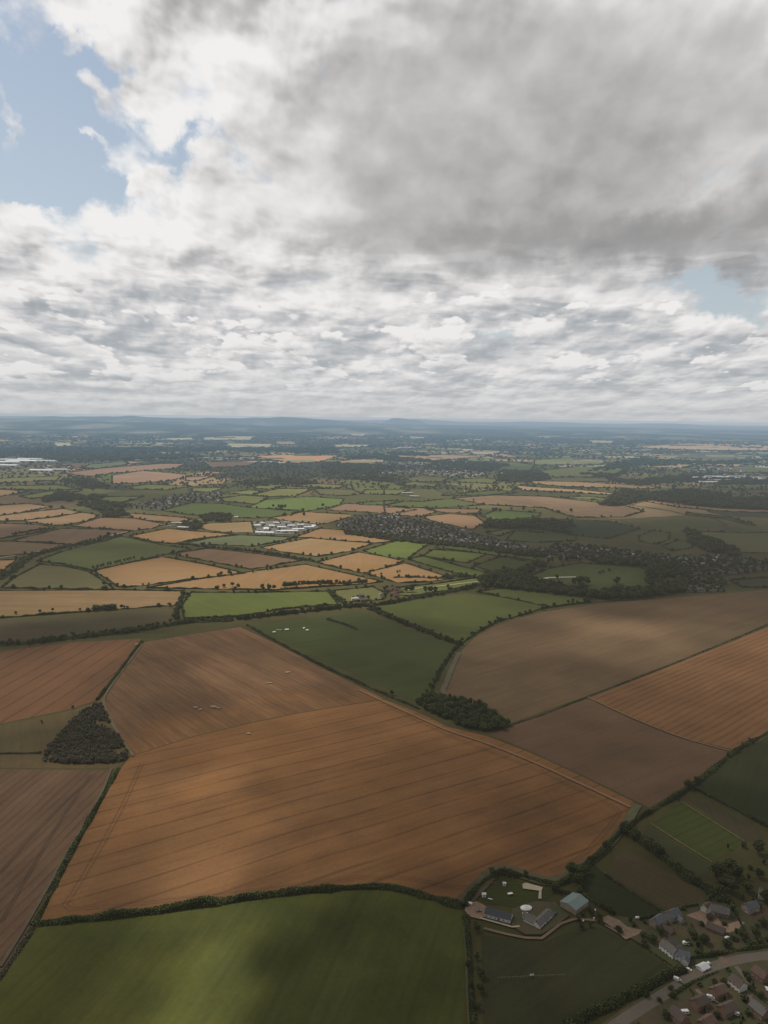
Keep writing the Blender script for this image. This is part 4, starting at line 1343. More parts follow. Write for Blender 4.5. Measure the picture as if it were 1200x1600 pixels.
wood([(520, 716), (640, 706), (700, 722), (800, 726), (760, 738), (690, 743), (600, 745), (520, 742), (500, 730)], 60, 14, 24, "woodland", "dark trees through the far town", holes=0.42)
wood([(900, 742), (960, 725), (1010, 716), (1100, 719), (1190, 722), (1110, 728), (1010, 734), (960, 747)], 60, 16, 24, "woodland", "dark woods behind the far pale oval field", holes=0.42)

# ------------------------------------------------------------------ buildings, roads, vehicles
M_SLATE = plain_mat("slate_roof", (0.085, 0.092, 0.105), 0.25, 0.8, 0.55, 0.4)
M_DSLATE = plain_mat("dark_roof", (0.035, 0.040, 0.050), 0.2, 0.6, 0.35, 0.5)
M_TILE = plain_mat("brown_tile_roof", (0.092, 0.070, 0.058), 0.3, 0.8)
M_TILE2 = plain_mat("red_tile_roof", (0.125, 0.080, 0.062), 0.3, 0.8)
M_GTILE = plain_mat("grey_tile_roof", (0.125, 0.118, 0.110), 0.25, 0.8)
M_BRICK = plain_mat("brick_wall", (0.210, 0.120, 0.085), 0.2, 1.2)
M_STONE = plain_mat("stone_wall", (0.300, 0.250, 0.190), 0.2, 1.2)
M_RENDER = plain_mat("white_render", (0.620, 0.600, 0.560), 0.1, 1.0)
M_TEAL = plain_mat("teal_sheeting", (0.155, 0.215, 0.200), 0.12, 0.3, 0.5, 0.4)
M_WHITE = plain_mat("white_sheeting", (0.560, 0.570, 0.580), 0.15, 0.1, 0.5, 0.4)
M_GREY = plain_mat("grey_sheeting", (0.330, 0.345, 0.360), 0.12, 0.1, 0.5, 0.4)
M_GLASS = plain_mat("window_glass", (0.030, 0.036, 0.045), 0.1, 1.0, 0.12, 0.6)
M_PAINT = plain_mat("white_paint", (0.720, 0.710, 0.690), 0.05, 1.0, 0.5, 0.4)
M_DOOR = plain_mat("door_paint", (0.070, 0.060, 0.050), 0.1, 1.0, 0.5, 0.4)
M_ROAD = plain_mat("lane_surface", (0.135, 0.112, 0.090), 0.15, 0.4, 0.9)
M_TRACK = plain_mat("sandy_track", (0.170, 0.120, 0.080), 0.3, 0.3, 0.95)
M_SAND = plain_mat("bare_earth", (0.235, 0.160, 0.110), 0.35, 0.25, 0.95)
M_PATIO = plain_mat("paving", (0.360, 0.300, 0.220), 0.2, 0.6, 0.9)
M_DRY = crop_mat("garden_ground", (0.098, 0.072, 0.046), (0.052, 0.066, 0.028), scale=4.0, fine=0.3)
M_TOWN = plain_mat("village_ground", (0.052, 0.054, 0.036), 0.5, 0.05, 0.95)
M_YARD = plain_mat("concrete_yard", (0.110, 0.108, 0.100), 0.25, 0.05, 0.9)
M_TYRE = plain_mat("tyre_rubber", (0.020, 0.020, 0.021), 0.1, 2.0, 0.9)
M_CARG = plain_mat("grey_car_paint", (0.120, 0.125, 0.130), 0.05, 1.0, 0.3, 0.5)
M_CARR = plain_mat("dark_car_paint", (0.035, 0.040, 0.055), 0.05, 1.0, 0.3, 0.5)
M_TRAMP = plain_mat("pool_blue", (0.060, 0.070, 0.080), 0.1, 1.0)
M_POST = plain_mat("fence_timber", (0.260, 0.220, 0.160), 0.2, 2.0)


class MB:
    """collects boxes and prisms, links them as one mesh object"""

    def __init__(self):
        self.v, self.f, self.m = [], [], []

    def add(self, vs, fs, mi=0):
        o_ = len(self.v)
        self.v += [tuple(v) for v in vs]
        self.f += [tuple(i + o_ for i in f_) for f_ in fs]
        self.m += [mi] * len(fs)
        return self

    def box(self, x0, x1, y0, y1, z0, z1, mi=0):
        vs = [(x0, y0, z0), (x1, y0, z0), (x1, y1, z0), (x0, y1, z0), (x0, y0, z1), (x1, y0, z1), (x1, y1, z1), (x0, y1, z1)]
        return self.add(vs, [(0, 3, 2, 1), (4, 5, 6, 7), (0, 1, 5, 4), (1, 2, 6, 5), (2, 3, 7, 6), (3, 0, 4, 7)], mi)

    def gable_walls(self, L, W, h, hr, mi=0):
        x, y = L / 2, W / 2
        vs = [(-x, -y, -0.3), (x, -y, -0.3), (x, y, -0.3), (-x, y, -0.3), (-x, -y, h), (x, -y, h), (x, y, h), (-x, y, h), (-x, 0, hr), (x, 0, hr)]
        return self.add(vs, [(0, 1, 5, 4), (2, 3, 7, 6), (1, 2, 6, 9, 5), (3, 0, 4, 8, 7)], mi)

    def gable_roof(self, L, W, h, hr, over=0.4, th=0.18, mi=0):
        x = L / 2 + over
        y = W / 2 + over
        sl = (hr - h) / (W / 2)
        e = h - sl * over
        vs = []
        for z in (0.03, th):
            vs += [(-x, -y, e + z), (x, -y, e + z), (-x, 0, hr + z), (x, 0, hr + z), (-x, y, e + z), (x, y, e + z)]
        return self.add(vs, [(6, 7, 9, 8), (8, 9, 11, 10), (0, 2, 3, 1), (2, 4, 5, 3), (0, 1, 7, 6), (4, 10, 11, 5), (0, 6, 8, 2), (2, 8, 10, 4), (1, 3, 9, 7), (3, 5, 11, 9)], mi)

    def build(self, name, mats, parent=None):
        if not isinstance(mats, (list, tuple)):
            mats = (mats,)
        return from_pydata(name, self.v, self.f, mats, parent, self.m)


def empty(name, loc, rz=0.0):
    e = bpy.data.objects.new(name, None)
    e.location = loc
    e.rotation_euler = (0, 0, rz)
    return link(e)


def rz_px(a, b):
    """heading of the ground line seen between two photo positions"""
    p, q = gp(*a), gp(*b)
    return math.atan2(q.y - p.y, q.x - p.x)


def windows(parent, L, W, h, rows, cols, face, frame=M_PAINT):
    """windows on a long side (face -1 front, 1 back): frame and pane each"""
    for r_ in range(rows):
        for c in range(cols):
            x = -L / 2 + L * (c + 0.5) / cols
            z = 0.95 + r_ * 2.6
            if z + 1.1 > h:
                continue
            y = face * (W / 2)
            a, b = (y - 0.06, y + 0.0) if face < 0 else (y - 0.0, y + 0.06)
            fr = MB().box(x - 0.65, x + 0.65, a, b, z, z + 1.15).build("window", frame, parent)
            a2, b2 = (a - 0.02, a + 0.01) if face < 0 else (b - 0.01, b + 0.02)
            MB().box(x - 0.53, x + 0.53, a2, b2, z + 0.12, z + 1.03).build("pane", M_GLASS, fr)


HOUSE_OBJS = []


def house(name, label, cat, u, v, rz, L, W, h, hr, roof, wall, group=None, rows=2, cols=3, chim=1, wings=(), loc=None, door=True):
    g = gp(u, v) if loc is None else loc
    e = empty(name, (g.x, g.y, 0.0), rz)
    tag(e, label, cat, group)
    HOUSE_OBJS.append(e)
    MB().gable_walls(L, W, h, hr).build("wall", wall, e)
    rf = MB().gable_roof(L, W, h, hr).build("roof", roof, e)
    for k in range(chim):
        x = (-L / 2 + 0.9) if k == 0 else (L / 2 - 0.9)
        MB().box(x - 0.45, x + 0.45, -0.4, 0.4, hr - 0.8, hr + 1.1).box(x - 0.25, x + 0.25, -0.2, 0.2, hr + 1.1, hr + 1.5).build("chimney", M_BRICK, rf)
    for f_ in (-1, 1):
        windows(e, L, W, h, rows, cols, f_)
    if door:
        MB().box(0.3, 1.3, -W / 2 - 0.07, -W / 2, 0.0, 2.1).build("door", M_DOOR, e)
    for (wx, wy, wl, ww, wh, whr, turn) in wings:
        b = MB().gable_walls(wl, ww, wh, whr)
        r_ = MB().gable_roof(wl, ww, wh, whr)
        for q, nm, mt_ in ((b, "wall", wall), (r_, "roof", roof)):
            ca, sa = math.cos(turn), math.sin(turn)
            q.v = [(x * ca - y * sa + wx, x * sa + y * ca + wy, z) for x, y, z in q.v]
            q.build(nm, mt_, e)
    return e


# ---- ground surfaces round the farm and houses
ZL = 1.1


def patch(name, px, z, mat):
    g = [gp(*p) for p in px]
    return sheet(name, [(q.x, q.y) for q in g], z, mat)


patch("garden_ground", [(960, 1434), (1010, 1438), (1050, 1430), (1110, 1404), (1150, 1420), (1240, 1400), (1300, 1480), (1210, 1492), (1150, 1500), (1100, 1512), (1064, 1520), (1010, 1482), (950, 1446)], ZL, M_DRY)
patch("garden_ground", [(1030, 1562), (1100, 1524), (1150, 1508), (1320, 1500), (1320, 1760), (800, 1760), (900, 1640), (960, 1605)], ZL, M_DRY)
patch("farm_yard", [(728, 1414), (745, 1410), (760, 1418), (764, 1432), (750, 1438), (734, 1434), (726, 1424)], ZL + 0.01, M_SAND)
patch("farm_yard", [(800, 1422), (822, 1414), (840, 1410), (868, 1412), (880, 1424), (890, 1432), (868, 1448), (846, 1462), (820, 1462), (802, 1450), (796, 1440)], ZL + 0.02, M_DRY)
patch("sandy_yard", [(941, 1436), (950, 1432), (968, 1440), (980, 1450), (1006, 1456), (996, 1462), (978, 1470), (962, 1458), (945, 1448)], ZL + 0.03, M_SAND)
patch("sandy_yard", [(1072, 1432), (1096, 1424), (1110, 1418), (1118, 1432), (1130, 1448), (1155, 1440), (1164, 1444), (1150, 1456), (1128, 1462), (1108, 1452), (1092, 1440)], ZL + 0.035, M_SAND)
patch("patio", [(816, 1383), (822, 1381), (848, 1388), (846, 1394), (817, 1390)], ZL + 0.015, M_PATIO)
patch("patio", [(842, 1394), (846, 1394), (846, 1406), (841, 1406)], ZL + 0.017, M_PATIO)


def lane(name, px, w, z, mat, offs=(0.0,)):
    g = smooth_line([(q.x, q.y) for q in (gp(*p) for p in px)], 8.0)
    return ribbon(name, g, w, z, mat, offsets=offs)


lane("road", [(900, 1660), (960, 1606), (1040, 1554), (1100, 1518), (1150, 1502), (1210, 1494), (1320, 1486)], 8.5, ZL + 0.05, M_ROAD)
lane("verge", [(900, 1660), (960, 1606), (1040, 1554), (1100, 1518), (1150, 1502), (1210, 1494), (1320, 1486)], 13.0, ZL + 0.04, M_DRY)
lane("farm_track", [(750, 1436), (775, 1443), (800, 1450), (812, 1449)], 1.8, ZL + 0.06, M_PATIO)
lane("farm_track", [(756, 1452), (790, 1461), (820, 1467), (846, 1468), (862, 1456), (876, 1445), (896, 1438), (930, 1440)], 2.6, ZL + 0.055, M_TRACK)
lane("driveway", [(1062, 1500), (1074, 1514), (1084, 1526)], 3.2, ZL + 0.062, M_TRACK)
lane("driveway", [(1124, 1496), (1132, 1504), (1140, 1508)], 4.5, ZL + 0.064, M_TRACK)
lane("driveway", [(1088, 1548), (1098, 1558), (1108, 1564)], 3.0, ZL + 0.066, M_TRACK)
lane("driveway", [(1150, 1512), (1164, 1530), (1172, 1548), (1170, 1570)], 3.4, ZL + 0.068, M_ROAD)
lane("farm_track", [(724, 1450), (728, 1500), (730, 1560), (734, 1640), (738, 1740)], 1.6, ZL + 0.045, M_DRY)
lane("footpath", [(1063, 1253), (1090, 1270), (1130, 1295), (1163, 1316)], 0.8, ZL + 0.07, M_TRACK)
lane("footpath", [(1017, 1288), (1060, 1316), (1113, 1349)], 0.8, ZL + 0.072, M_TRACK)
# field lane through the left
lane("road", [(-60, 882), (0, 872), (60, 862), (115, 852), (155, 842), (200, 831), (262, 822), (300, 814), (345, 807)], 7.0, ZL + 0.05, plain_mat("left_lane", (0.24, 0.23, 0.20), 0.2, 0.05))  # lane surface, paler than the near one
lane("road", [(900, 902), (860, 903), (845, 905), (822, 902)], 9.0, ZL + 0.05, plain_mat("pale_lane", (0.40, 0.38, 0.33), 0.2, 0.05))
lane("field_track", [(612, 926), (650, 920), (690, 916), (748, 909)], 5.0, ZL + 0.05, plain_mat("straw_track", (0.32, 0.30, 0.20), 0.2, 0.05))
# worn headland between the two brown fields, and wheel marks along the big field's edge
M_HEAD = plain_mat("headland", (0.185, 0.100, 0.048), 0.25, 0.05)
lane("headland_strip", [(560, 1078), (600, 1097), (655, 1122), (700, 1142), (760, 1162), (830, 1190), (900, 1222), (985, 1262)], 4.5, ZL + 0.0, M_HEAD)
lane("headland_strip", [(918, 1090), (990, 1123), (1060, 1151), (1143, 1175)], 2.6, ZL + 0.0, M_HEAD)
M_RUT = plain_mat("wheel_ruts", (0.062, 0.040, 0.024), 0.3, 0.08)
lane("wheel_marks", [(222, 1192), (190, 1262), (150, 1335), (112, 1398), (100, 1414), (108, 1420), (135, 1419), (250, 1408), (400, 1392), (560, 1372), (640, 1374), (720, 1388), (800, 1372)], 0.38, ZL + 0.02, M_RUT, (-1.9, 1.9))
lane("wheel_marks", [(600, 1101), (700, 1149), (830, 1200), (900, 1233), (960, 1262), (968, 1270), (940, 1306), (900, 1345), (860, 1362)], 0.38, ZL + 0.025, M_RUT, (-1.9, 1.9))
lane("wheel_marks", [(0, 1365), (40, 1318), (120, 1235), (150, 1212)], 0.5, ZL + 0.0, M_RUT, (-1.1, 1.1))
lane("wheel_marks", [(2, 1440), (70, 1322), (115, 1250), (142, 1210)], 0.5, ZL + 0.002, M_RUT, (-1.1, 1.1))
lane("grass_margin", [(222, 1007), (205, 1030), (178, 1066), (163, 1092), (166, 1110), (184, 1146), (208, 1182)], 3.5, ZL + 0.0, plain_mat("margin_grass", (0.098, 0.080, 0.040), 0.3, 0.1))
lane("grass_margin", [(718, 1020), (708, 1040), (698, 1066), (694, 1084), (730, 1100)], 8.0, ZL + 0.0, plain_mat("margin_grass", (0.080, 0.070, 0.040), 0.3, 0.1))
lane("grass_margin", [(905, 1362), (860, 1378), (800, 1362), (775, 1360), (748, 1386), (722, 1412)], 14.0, ZL - 0.1, plain_mat("margin_grass", (0.088, 0.072, 0.036), 0.3, 0.1))
lane("grass_margin", [(996, 1258), (975, 1292), (940, 1332), (900, 1362)], 9.0, ZL - 0.1, plain_mat("margin_grass", (0.080, 0.076, 0.036), 0.3, 0.1))
lane("grass_margin", [(174, 1202), (158, 1240), (134, 1284), (92, 1356), (44, 1440), (0, 1512)], 3.0, ZL + 0.0, plain_mat("margin_grass", (0.080, 0.062, 0.038), 0.3, 0.1))
# (patches come after patch() exists)
# flattened pale crop patches and a pale stone heap in the brown fields
M_BARE = plain_mat("bare_patch", (0.22, 0.165, 0.11), 0.5, 0.25)
for k, (u, v, ru, rv) in enumerate([(306, 1106, 4, 1.6), (313, 1109, 3.5, 1.4), (333, 1105, 6, 1.6), (341, 1107, 4, 1.8), (450, 1051, 5, 1.2), (388, 1147, 4, 1.2), (420, 1068, 7, 1.0), (436, 985, 6, 1.2), (215, 1007, 6, 1.2)]):
    ps = []
    for j in range(11):
        q = random.uniform(0.55, 1.2)
        ps.append((u + ru * q * math.cos(j * 2 * PI / 11), v + rv * q * math.sin(j * 2 * PI / 11)))
    patch("bare_patch", ps, ZL + 0.1 + 0.003 * k, M_BARE)

# ---- farmstead
farm = "buildings of the farmstead"
house("farmhouse", "long low farmhouse with dark panelled roof and white front wall beside the sandy yard", "farmhouse", 779, 1433, rz_px((762, 1432), (800, 1442)), 21, 8.5, 3.0, 5.6, M_DSLATE, M_RENDER, farm, 1, 6, 0)
e = house("barn", "large plain barn with pale teal roof right of the farm yard", "barn", 897, 1416, rz_px((880, 1424), (901, 1409)), 18, 15, 4.5, 6.6, M_TEAL, M_STONE, farm, 1, 3, 0)
house("farm_building", "long grey roofed stable range running down from the pale gable in the farm yard", "stable", 848, 1440, rz_px((828, 1452), (858, 1424)), 22, 7.5, 3.2, 5.6, M_GTILE, M_RENDER, farm, 1, 5, 1,
      wings=((-8.0, 6.5, 9, 6.5, 3.0, 5.2, PI / 2),))
house("farm_building", "small grey roofed outbuilding beside the white marquee", "outbuilding", 826, 1436, rz_px((816, 1436), (836, 1444)), 9, 6, 2.6, 4.4, M_GTILE, M_RENDER, farm, 1, 2, 0)
# marquee
g = gp(822, 1422)
e = empty("marquee", (g.x, g.y, 0), R(12))
tag(e, "white pointed marquee behind the farm outbuildings", "marquee", None)
mb = MB()
n8 = 10
vs = [(5.0 * math.cos(2 * PI * k / n8), 3.6 * math.sin(2 * PI * k / n8), 2.3) for k in range(n8)] + [(0, 0, 4.4)]
MB().add(vs, [(k, (k + 1) % n8, n8) for k in range(n8)]).build("canopy", M_PAINT, e)
vs2 = [(x * .97, y * .97, 0) for x, y, z in vs[:n8]] + [(x * .97, y * .97, 2.32) for x, y, z in vs[:n8]]
MB().add(vs2, [(k, (k + 1) % n8, n8 + (k + 1) % n8, n8 + k) for k in range(n8)]).build("wall", M_RENDER, e)


def garden_bits():
    # play tower, trampoline, seats, sheds: small pale things on the lawn
    for (u, v, L, W, H, lab, cat, roof) in [
        (788, 1384, 2.6, 1.8, 2.2, "small white roofed play house at the top of the farmhouse lawn", "play house", M_PAINT),
        (797, 1399, 4.5, 2.2, 0.8, "pale garden table in the middle of the farmhouse lawn", "table", M_PAINT),
        (756, 1401, 3.2, 2.6, 2.2, "white summer house at the left of the farmhouse lawn", "summer house", M_PAINT),
        (735, 1415, 2.6, 1.8, 2.0, "little white shed at the left corner of the farm yard", "shed", M_PAINT),
        (820, 1432, 4.0, 2.4, 2.2, "small white canopy beside the outbuilding", "canopy", M_PAINT),
    ]:
        g = gp(u, v)
        e = empty(cat.replace(' ', '_'), (g.x, g.y, 1.1 if False else 0.0), R(random.uniform(-20, 30)))
        tag(e, lab, cat)
        if cat == "table":
            MB().box(-L / 2, L / 2, -W / 2, W / 2, 1.85, 1.93).build("tabletop", M_PAINT, e)
            for sx_ in (-1, 1):
                for sy_ in (-1, 1):
                    MB().box(sx_ * L * .42 - .06, sx_ * L * .42 + .06, sy_ * W * .4 - .06, sy_ * W * .4 + .06, 1.05, 1.85).build("leg", M_POST, e)
        else:
            MB().gable_walls(L, W, H + 0.6, H + 1.4).build("wall", M_RENDER, e)
            MB().gable_roof(L, W, H + 0.6, H + 1.4, 0.25, 0.1).build("roof", roof, e)
            MB().box(-0.35, 0.35, -W / 2 - 0.06, -W / 2 - 0.003, 1.1, 2.5).build("door", M_DOOR, e)
    # slide
    g = gp(766, 1408)
    e = empty("slide", (g.x, g.y, 1.1), R(-50))
    tag(e, "long pale garden slide right of the summer house", "slide")
    MB().add([(-2.6, -.5, .25), (2.2, -.5, 1.7), (2.2, .5, 1.7), (-2.6, .5, .25), (-2.6, -.5, .17), (2.2, -.5, 1.6), (2.2, .5, 1.6), (-2.6, .5, .17)],
             [(0, 1, 2, 3), (4, 7, 6, 5), (0, 4, 5, 1), (3, 2, 6, 7), (0, 3, 7, 4), (1, 5, 6, 2)]).build("chute", M_PAINT, e)
    for sx_ in (2.1, 2.7):
        for sy_ in (-.45, .45):
            MB().box(sx_ - .06, sx_ + .06, sy_ - .06, sy_ + .06, 0, 1.9).build("leg", M_POST, e)
    # fence in the pasture
    a, b = gp(778, 1531), gp(882, 1526)
    e = empty("fence", (a.x, a.y, 0), math.atan2(b.y - a.y, b.x - a.x))
    tag(e, "thin post and rail fence crossing the dull pasture", "fence")
    L = (b - a).length
    k = int(L / 2.6)
    mb = MB()
    for i in range(k + 1):
        if i < 95:
            MB().box(i * L / k - .07, i * L / k + .07, -.07, .07, 0, 2.3).build("post", M_POST, e)
    MB().box(0, L, .075, .12, 1.6, 1.72).box(0, L, .075, .12, 2.0, 2.12).build("rail", M_POST, e)
    # water trough
    g = gp(831, 1526)
    e = empty("water_trough", (g.x, g.y, 0), R(10))
    tag(e, "white water trough against the pasture fence", "trough")
    MB().box(-1.4, 1.4, -.5, .5, 0.9, 1.9).build("trough", M_PAINT, e)
    MB().box(-1.25, 1.25, -.36, .36, 1.88, 1.92).build("water", M_GLASS, e)


garden_bits()

# ---- the hamlet by the right edge
ham = "houses of the hamlet by the lane"
house("brick_house", "slate roofed house with stone gable, left of the two joined ones behind the sandy yard", "house", 1028, 1446, rz_px((1018, 1452), (1044, 1434)), 13, 8, 5.0, 8.2, M_SLATE, M_STONE, ham, 2, 4, 2)
house("brick_house", "slate roofed house, upper right of the two joined ones", "house", 1050, 1436, rz_px((1040, 1440), (1064, 1430)), 12, 8.5, 5.0, 8.2, M_SLATE, M_STONE, ham, 2, 3, 1, wings=((2, -6, 6, 5, 3.5, 5.8, PI / 2),))
house("brick_house", "low brown roofed cottage in front of the joined slate houses", "cottage", 1043, 1456, rz_px((1034, 1452), (1052, 1462)), 8, 6, 2.6, 5.0, M_TILE, M_STONE, ham, 1, 2, 1)
house("brick_house", "grey house with white gables, left of the pair above the lane", "house", 1046, 1490, rz_px((1036, 1482), (1056, 1498)), 13, 8, 5.0, 8.0, M_GTILE, M_RENDER, ham, 2, 4, 1, wings=((-3, 5, 5, 5, 4.5, 7, PI / 2), (3, 5, 5, 5, 4.5, 7, PI / 2)))
house("brick_house", "grey house with white gables, right of the pair above the lane", "house", 1066, 1500, rz_px((1056, 1496), (1076, 1502)), 10, 8, 5.0, 8.0, M_SLATE, M_RENDER, ham, 2, 3, 1, wings=((2, -5, 5, 5, 4.5, 7, PI / 2),))
house("garage", "white double garage beside the lane", "garage", 1098, 1515, rz_px((1090, 1520), (1106, 1512)), 8, 6, 2.6, 4.0, M_WHITE, M_RENDER, ham, 1, 1, 0)
house("brick_house", "brown roofed house with brick walls by the upper sandy yard", "house", 1124, 1430, rz_px((1106, 1426), (1140, 1434)), 14, 9, 5.0, 8.4, M_GTILE, M_BRICK, ham, 2, 4, 2, wings=((-7, -5, 8, 6, 4, 6.6, PI / 2),))
house("brick_house", "red brown cottage left of the brown roofed house", "cottage", 1104, 1424, rz_px((1096, 1430), (1114, 1416)), 8, 6.5, 4.4, 7.0, M_TILE2, M_RENDER, ham, 2, 2, 1)
house("brick_house", "red tiled barn like house below the upper sandy yard", "house", 1118, 1456, rz_px((1104, 1450), (1134, 1462)), 13, 7, 3.4, 6.2, M_TILE, M_BRICK, ham, 1, 4, 1)
house("brick_house", "grey roofed house behind the dark trees at the right edge", "house", 1172, 1424, rz_px((1160, 1428), (1184, 1420)), 12, 8, 5.0, 8.0, M_SLATE, M_STONE, ham, 2, 3, 1)
house("brick_house", "pale walled house cut by the right edge above the lane", "house", 1196, 1404, rz_px((1186, 1400), (1206, 1408)), 10, 7, 4.8, 7.6, M_GTILE, M_RENDER, ham, 2, 3, 1)
est = "houses of the estate in the bottom right corner"
for (u, v, L, W, rf, wl, lab) in [
    (1092, 1574, 11, 8, M_TILE, M_BRICK, "brown roofed estate house left of the white van"),
    (1122, 1556, 11, 8, M_TILE2, M_BRICK, "red roofed estate house just below the lane"),
    (1152, 1544, 10, 8, M_TILE, M_RENDER, "brown roofed estate house with pale walls beside the curved drive"),
    (1188, 1530, 10, 8, M_TILE2, M_BRICK, "red roofed estate house near the right edge below the lane"),
    (1136, 1584, 12, 8, M_TILE, M_BRICK, "wide brown roofed estate house above the bottom edge"),
    (1186, 1586, 11, 8, M_GTILE, M_BRICK, "grey roofed estate house in the bottom right corner"),
    (1060, 1596, 11, 8, M_TILE, M_BRICK, "brown roofed estate house nearest the bottom of the lane"),
    (1104, 1606, 11, 8, M_TILE2, M_BRICK, "red roofed estate house on the bottom edge"),
]:
    house("brick_house", lab, "house", u, v, R(random.choice([28, 118]) + random.uniform(-5, 5)), L, W, 5.0, 7.8, rf, wl, est, 2, 3, 1)


# ---- vehicles
def wheel_mesh():
    vs, fs = [], []
    for y in (-0.1, 0.1):
        for k in range(12):
            vs.append((0.33 * math.cos(k * PI / 6), y, 0.33 * math.sin(k * PI / 6)))
    fs = [(k, (k + 1) % 12, 12 + (k + 1) % 12, 12 + k) for k in range(12)] + [tuple(range(11, -1, -1)), tuple(range(12, 24))]
    me = bpy.data.meshes.new("wheel")
    me.from_pydata(vs, [], fs)
    me.materials.append(M_TYRE)
    return me


WHEEL = wheel_mesh()


def car(u, v, rz, paint, label, van=False, group="cars parked by the houses", z=1.12):
    g = gp(u, v)
    e = empty("parked_van" if van else "parked_car", (g.x, g.y, z), rz)
    tag(e, label, "van" if van else "car", group)
    L, W = (5.2, 1.95) if van else (4.3, 1.75)
    hb = 0.95 if not van else 1.1
    ht = 1.45 if not van else 2.2
    x = L / 2
    prof = [(-x, .3), (-x, hb - .1), (-x + .1, hb), (-x * .78, hb + .02), (-x * .52, ht), (x * .25, ht), (x * .52, hb + .05), (x * .95, hb - .15), (x, .55), (x, .3)] if not van else \
        [(-x, .35), (-x, ht - .1), (-x + .15, ht), (x * .42, ht), (x * .68, hb + .25), (x * .95, hb), (x, .6), (x, .35)]
    k = len(prof)
    vs = [(a, -W / 2 + (.14 if b > hb + .1 else 0), b) for a, b in prof] + [(a, W / 2 - (.14 if b > hb + .1 else 0), b) for a, b in prof]
    fs = [(i, i + 1, k + i + 1, k + i) for i in range(k - 1)] + [(k - 1, 0, k, 2 * k - 1)] + [tuple(range(k - 1, -1, -1)), tuple(range(k, 2 * k))]
    MB().add(vs, fs).build("body", paint, e)
    # glass: windscreen and side panes sit just proud of the body
    if van:
        MB().add([(x * .44, -W * .4, ht - .02), (x * .44, W * .4, ht - .02), (x * .69, W * .42, hb + .27), (x * .69, -W * .42, hb + .27)], [(0, 3, 2, 1)]).build("windscreen", M_GLASS, e).location = (0.03, 0, 0.03)
    else:
        MB().add([(x * .27, -W * .36, ht - .03), (x * .27, W * .36, ht - .03), (x * .5, W * .42, hb + .08), (x * .5, -W * .42, hb + .08)], [(0, 3, 2, 1)]).build("windscreen", M_GLASS, e).location = (0.03, 0, 0.03)
        for sy_ in (-1, 1):
            MB().add([(-x * .66, sy_ * (W / 2 - .03), hb + .1), (x * .4, sy_ * (W / 2 - .03), hb + .1), (x * .22, sy_ * (W / 2 - .11), ht - .06), (-x * .48, sy_ * (W / 2 - .11), ht - .06)], [(0, 1, 2, 3)]).build("side_window", M_GLASS, e)
    for sx_ in (-.62, .62):
        for sy_ in (-1, 1):
            w_ = link(bpy.data.objects.new("wheel", WHEEL), e)
            w_.location = (x * sx_, sy_ * (W / 2 - .08), .33)
    return e


def caravan(u, v, rz, label, z=1.12):
    g = gp(u, v)
    e = empty("caravan", (g.x, g.y, z), rz)
    tag(e, label, "caravan", "white caravans parked by the houses")
    prof = [(-2.6, .5), (-2.75, 1.2), (-2.5, 2.3), (-2.1, 2.55), (2.1, 2.55), (2.55, 2.2), (2.75, 1.1), (2.6, .5)]
    k = len(prof)
    vs = [(a, -1.1, b) for a, b in prof] + [(a, 1.1, b) for a, b in prof]
    MB().add(vs, [(i, i + 1, k + i + 1, k + i) for i in range(k - 1)] + [(k - 1, 0, k, 2 * k - 1), tuple(range(k - 1, -1, -1)), tuple(range(k, 2 * k))]).build("body", M_PAINT, e)
    for sy_ in (-1, 1):
        MB().box(-1.8, -.6, sy_ * 1.1 - .02, sy_ * 1.1 + .02, 1.4, 2.0).box(.4, 1.8, sy_ * 1.1 - .02, sy_ * 1.1 + .02, 1.4, 2.0).build("side_window", M_GLASS, e)
        w_ = link(bpy.data.objects.new("wheel", WHEEL), e)
        w_.location = (0, sy_ * 1.0, .33)
    MB().box(2.6, 3.9, -.05, .05, .45, .55).build("tow_bar", M_CARG, e)


M_CARW = M_PAINT
car(1106, 1510, R(35), M_CARW, "white van parked right of the white double garage", True)
car(1076, 1518, R(-30), M_CARW, "white car on the drive left of the white double garage")
car(1058, 1534, R(-35), M_CARW, "white van standing on the verge above the lane", True)
car(1064, 1538, R(-35), M_CARG, "grey car just right of the van on the verge")
car(1110, 1562, R(-20), M_CARW, "white van on the drive below the lane", True)
car(1116, 1568, R(-25), M_CARG, "grey car beside the white van below the lane")
car(1196, 1407, R(0), M_CARW, "white van by the right edge above the houses", True)
car(1168, 1427, R(40), M_CARW, "white car in front of the grey roofed house at the right edge")
car(1186, 1420, R(20), M_CARG, "grey car near the right edge above the hamlet")
car(1064, 1440, R(10), M_CARW, "white car behind the joined slate houses")
car(997, 1437, R(0), M_CARW, "white car alone at the top of the sandy yard")
car(1128, 1458, R(60), M_CARR, "dark car in the upper sandy yard")
car(1136, 1468, R(20), M_CARW, "white car below the upper sandy yard")
car(1130, 1540, R(30), M_CARR, "dark car on the estate just below the lane")
car(1198, 1548, R(80), M_CARW, "white car by the right edge on the estate")
car(962, 1452, R(30), M_CARR, "dark car in the middle of the left sandy yard")
car(748, 1426, R(10), M_CARG, "grey car in the farm yard left of the farmhouse")
car(868, 1430, R(60), M_CARR, "dark car beside the farm stable range")
caravan(1150, 1588, R(-30), "large white caravan near the bottom edge of the estate")
caravan(1070, 1586, R(5), "white caravan left of the estate near the bottom")
caravan(1072, 1478, R(0), "white caravan between the slate houses and the grey pair")

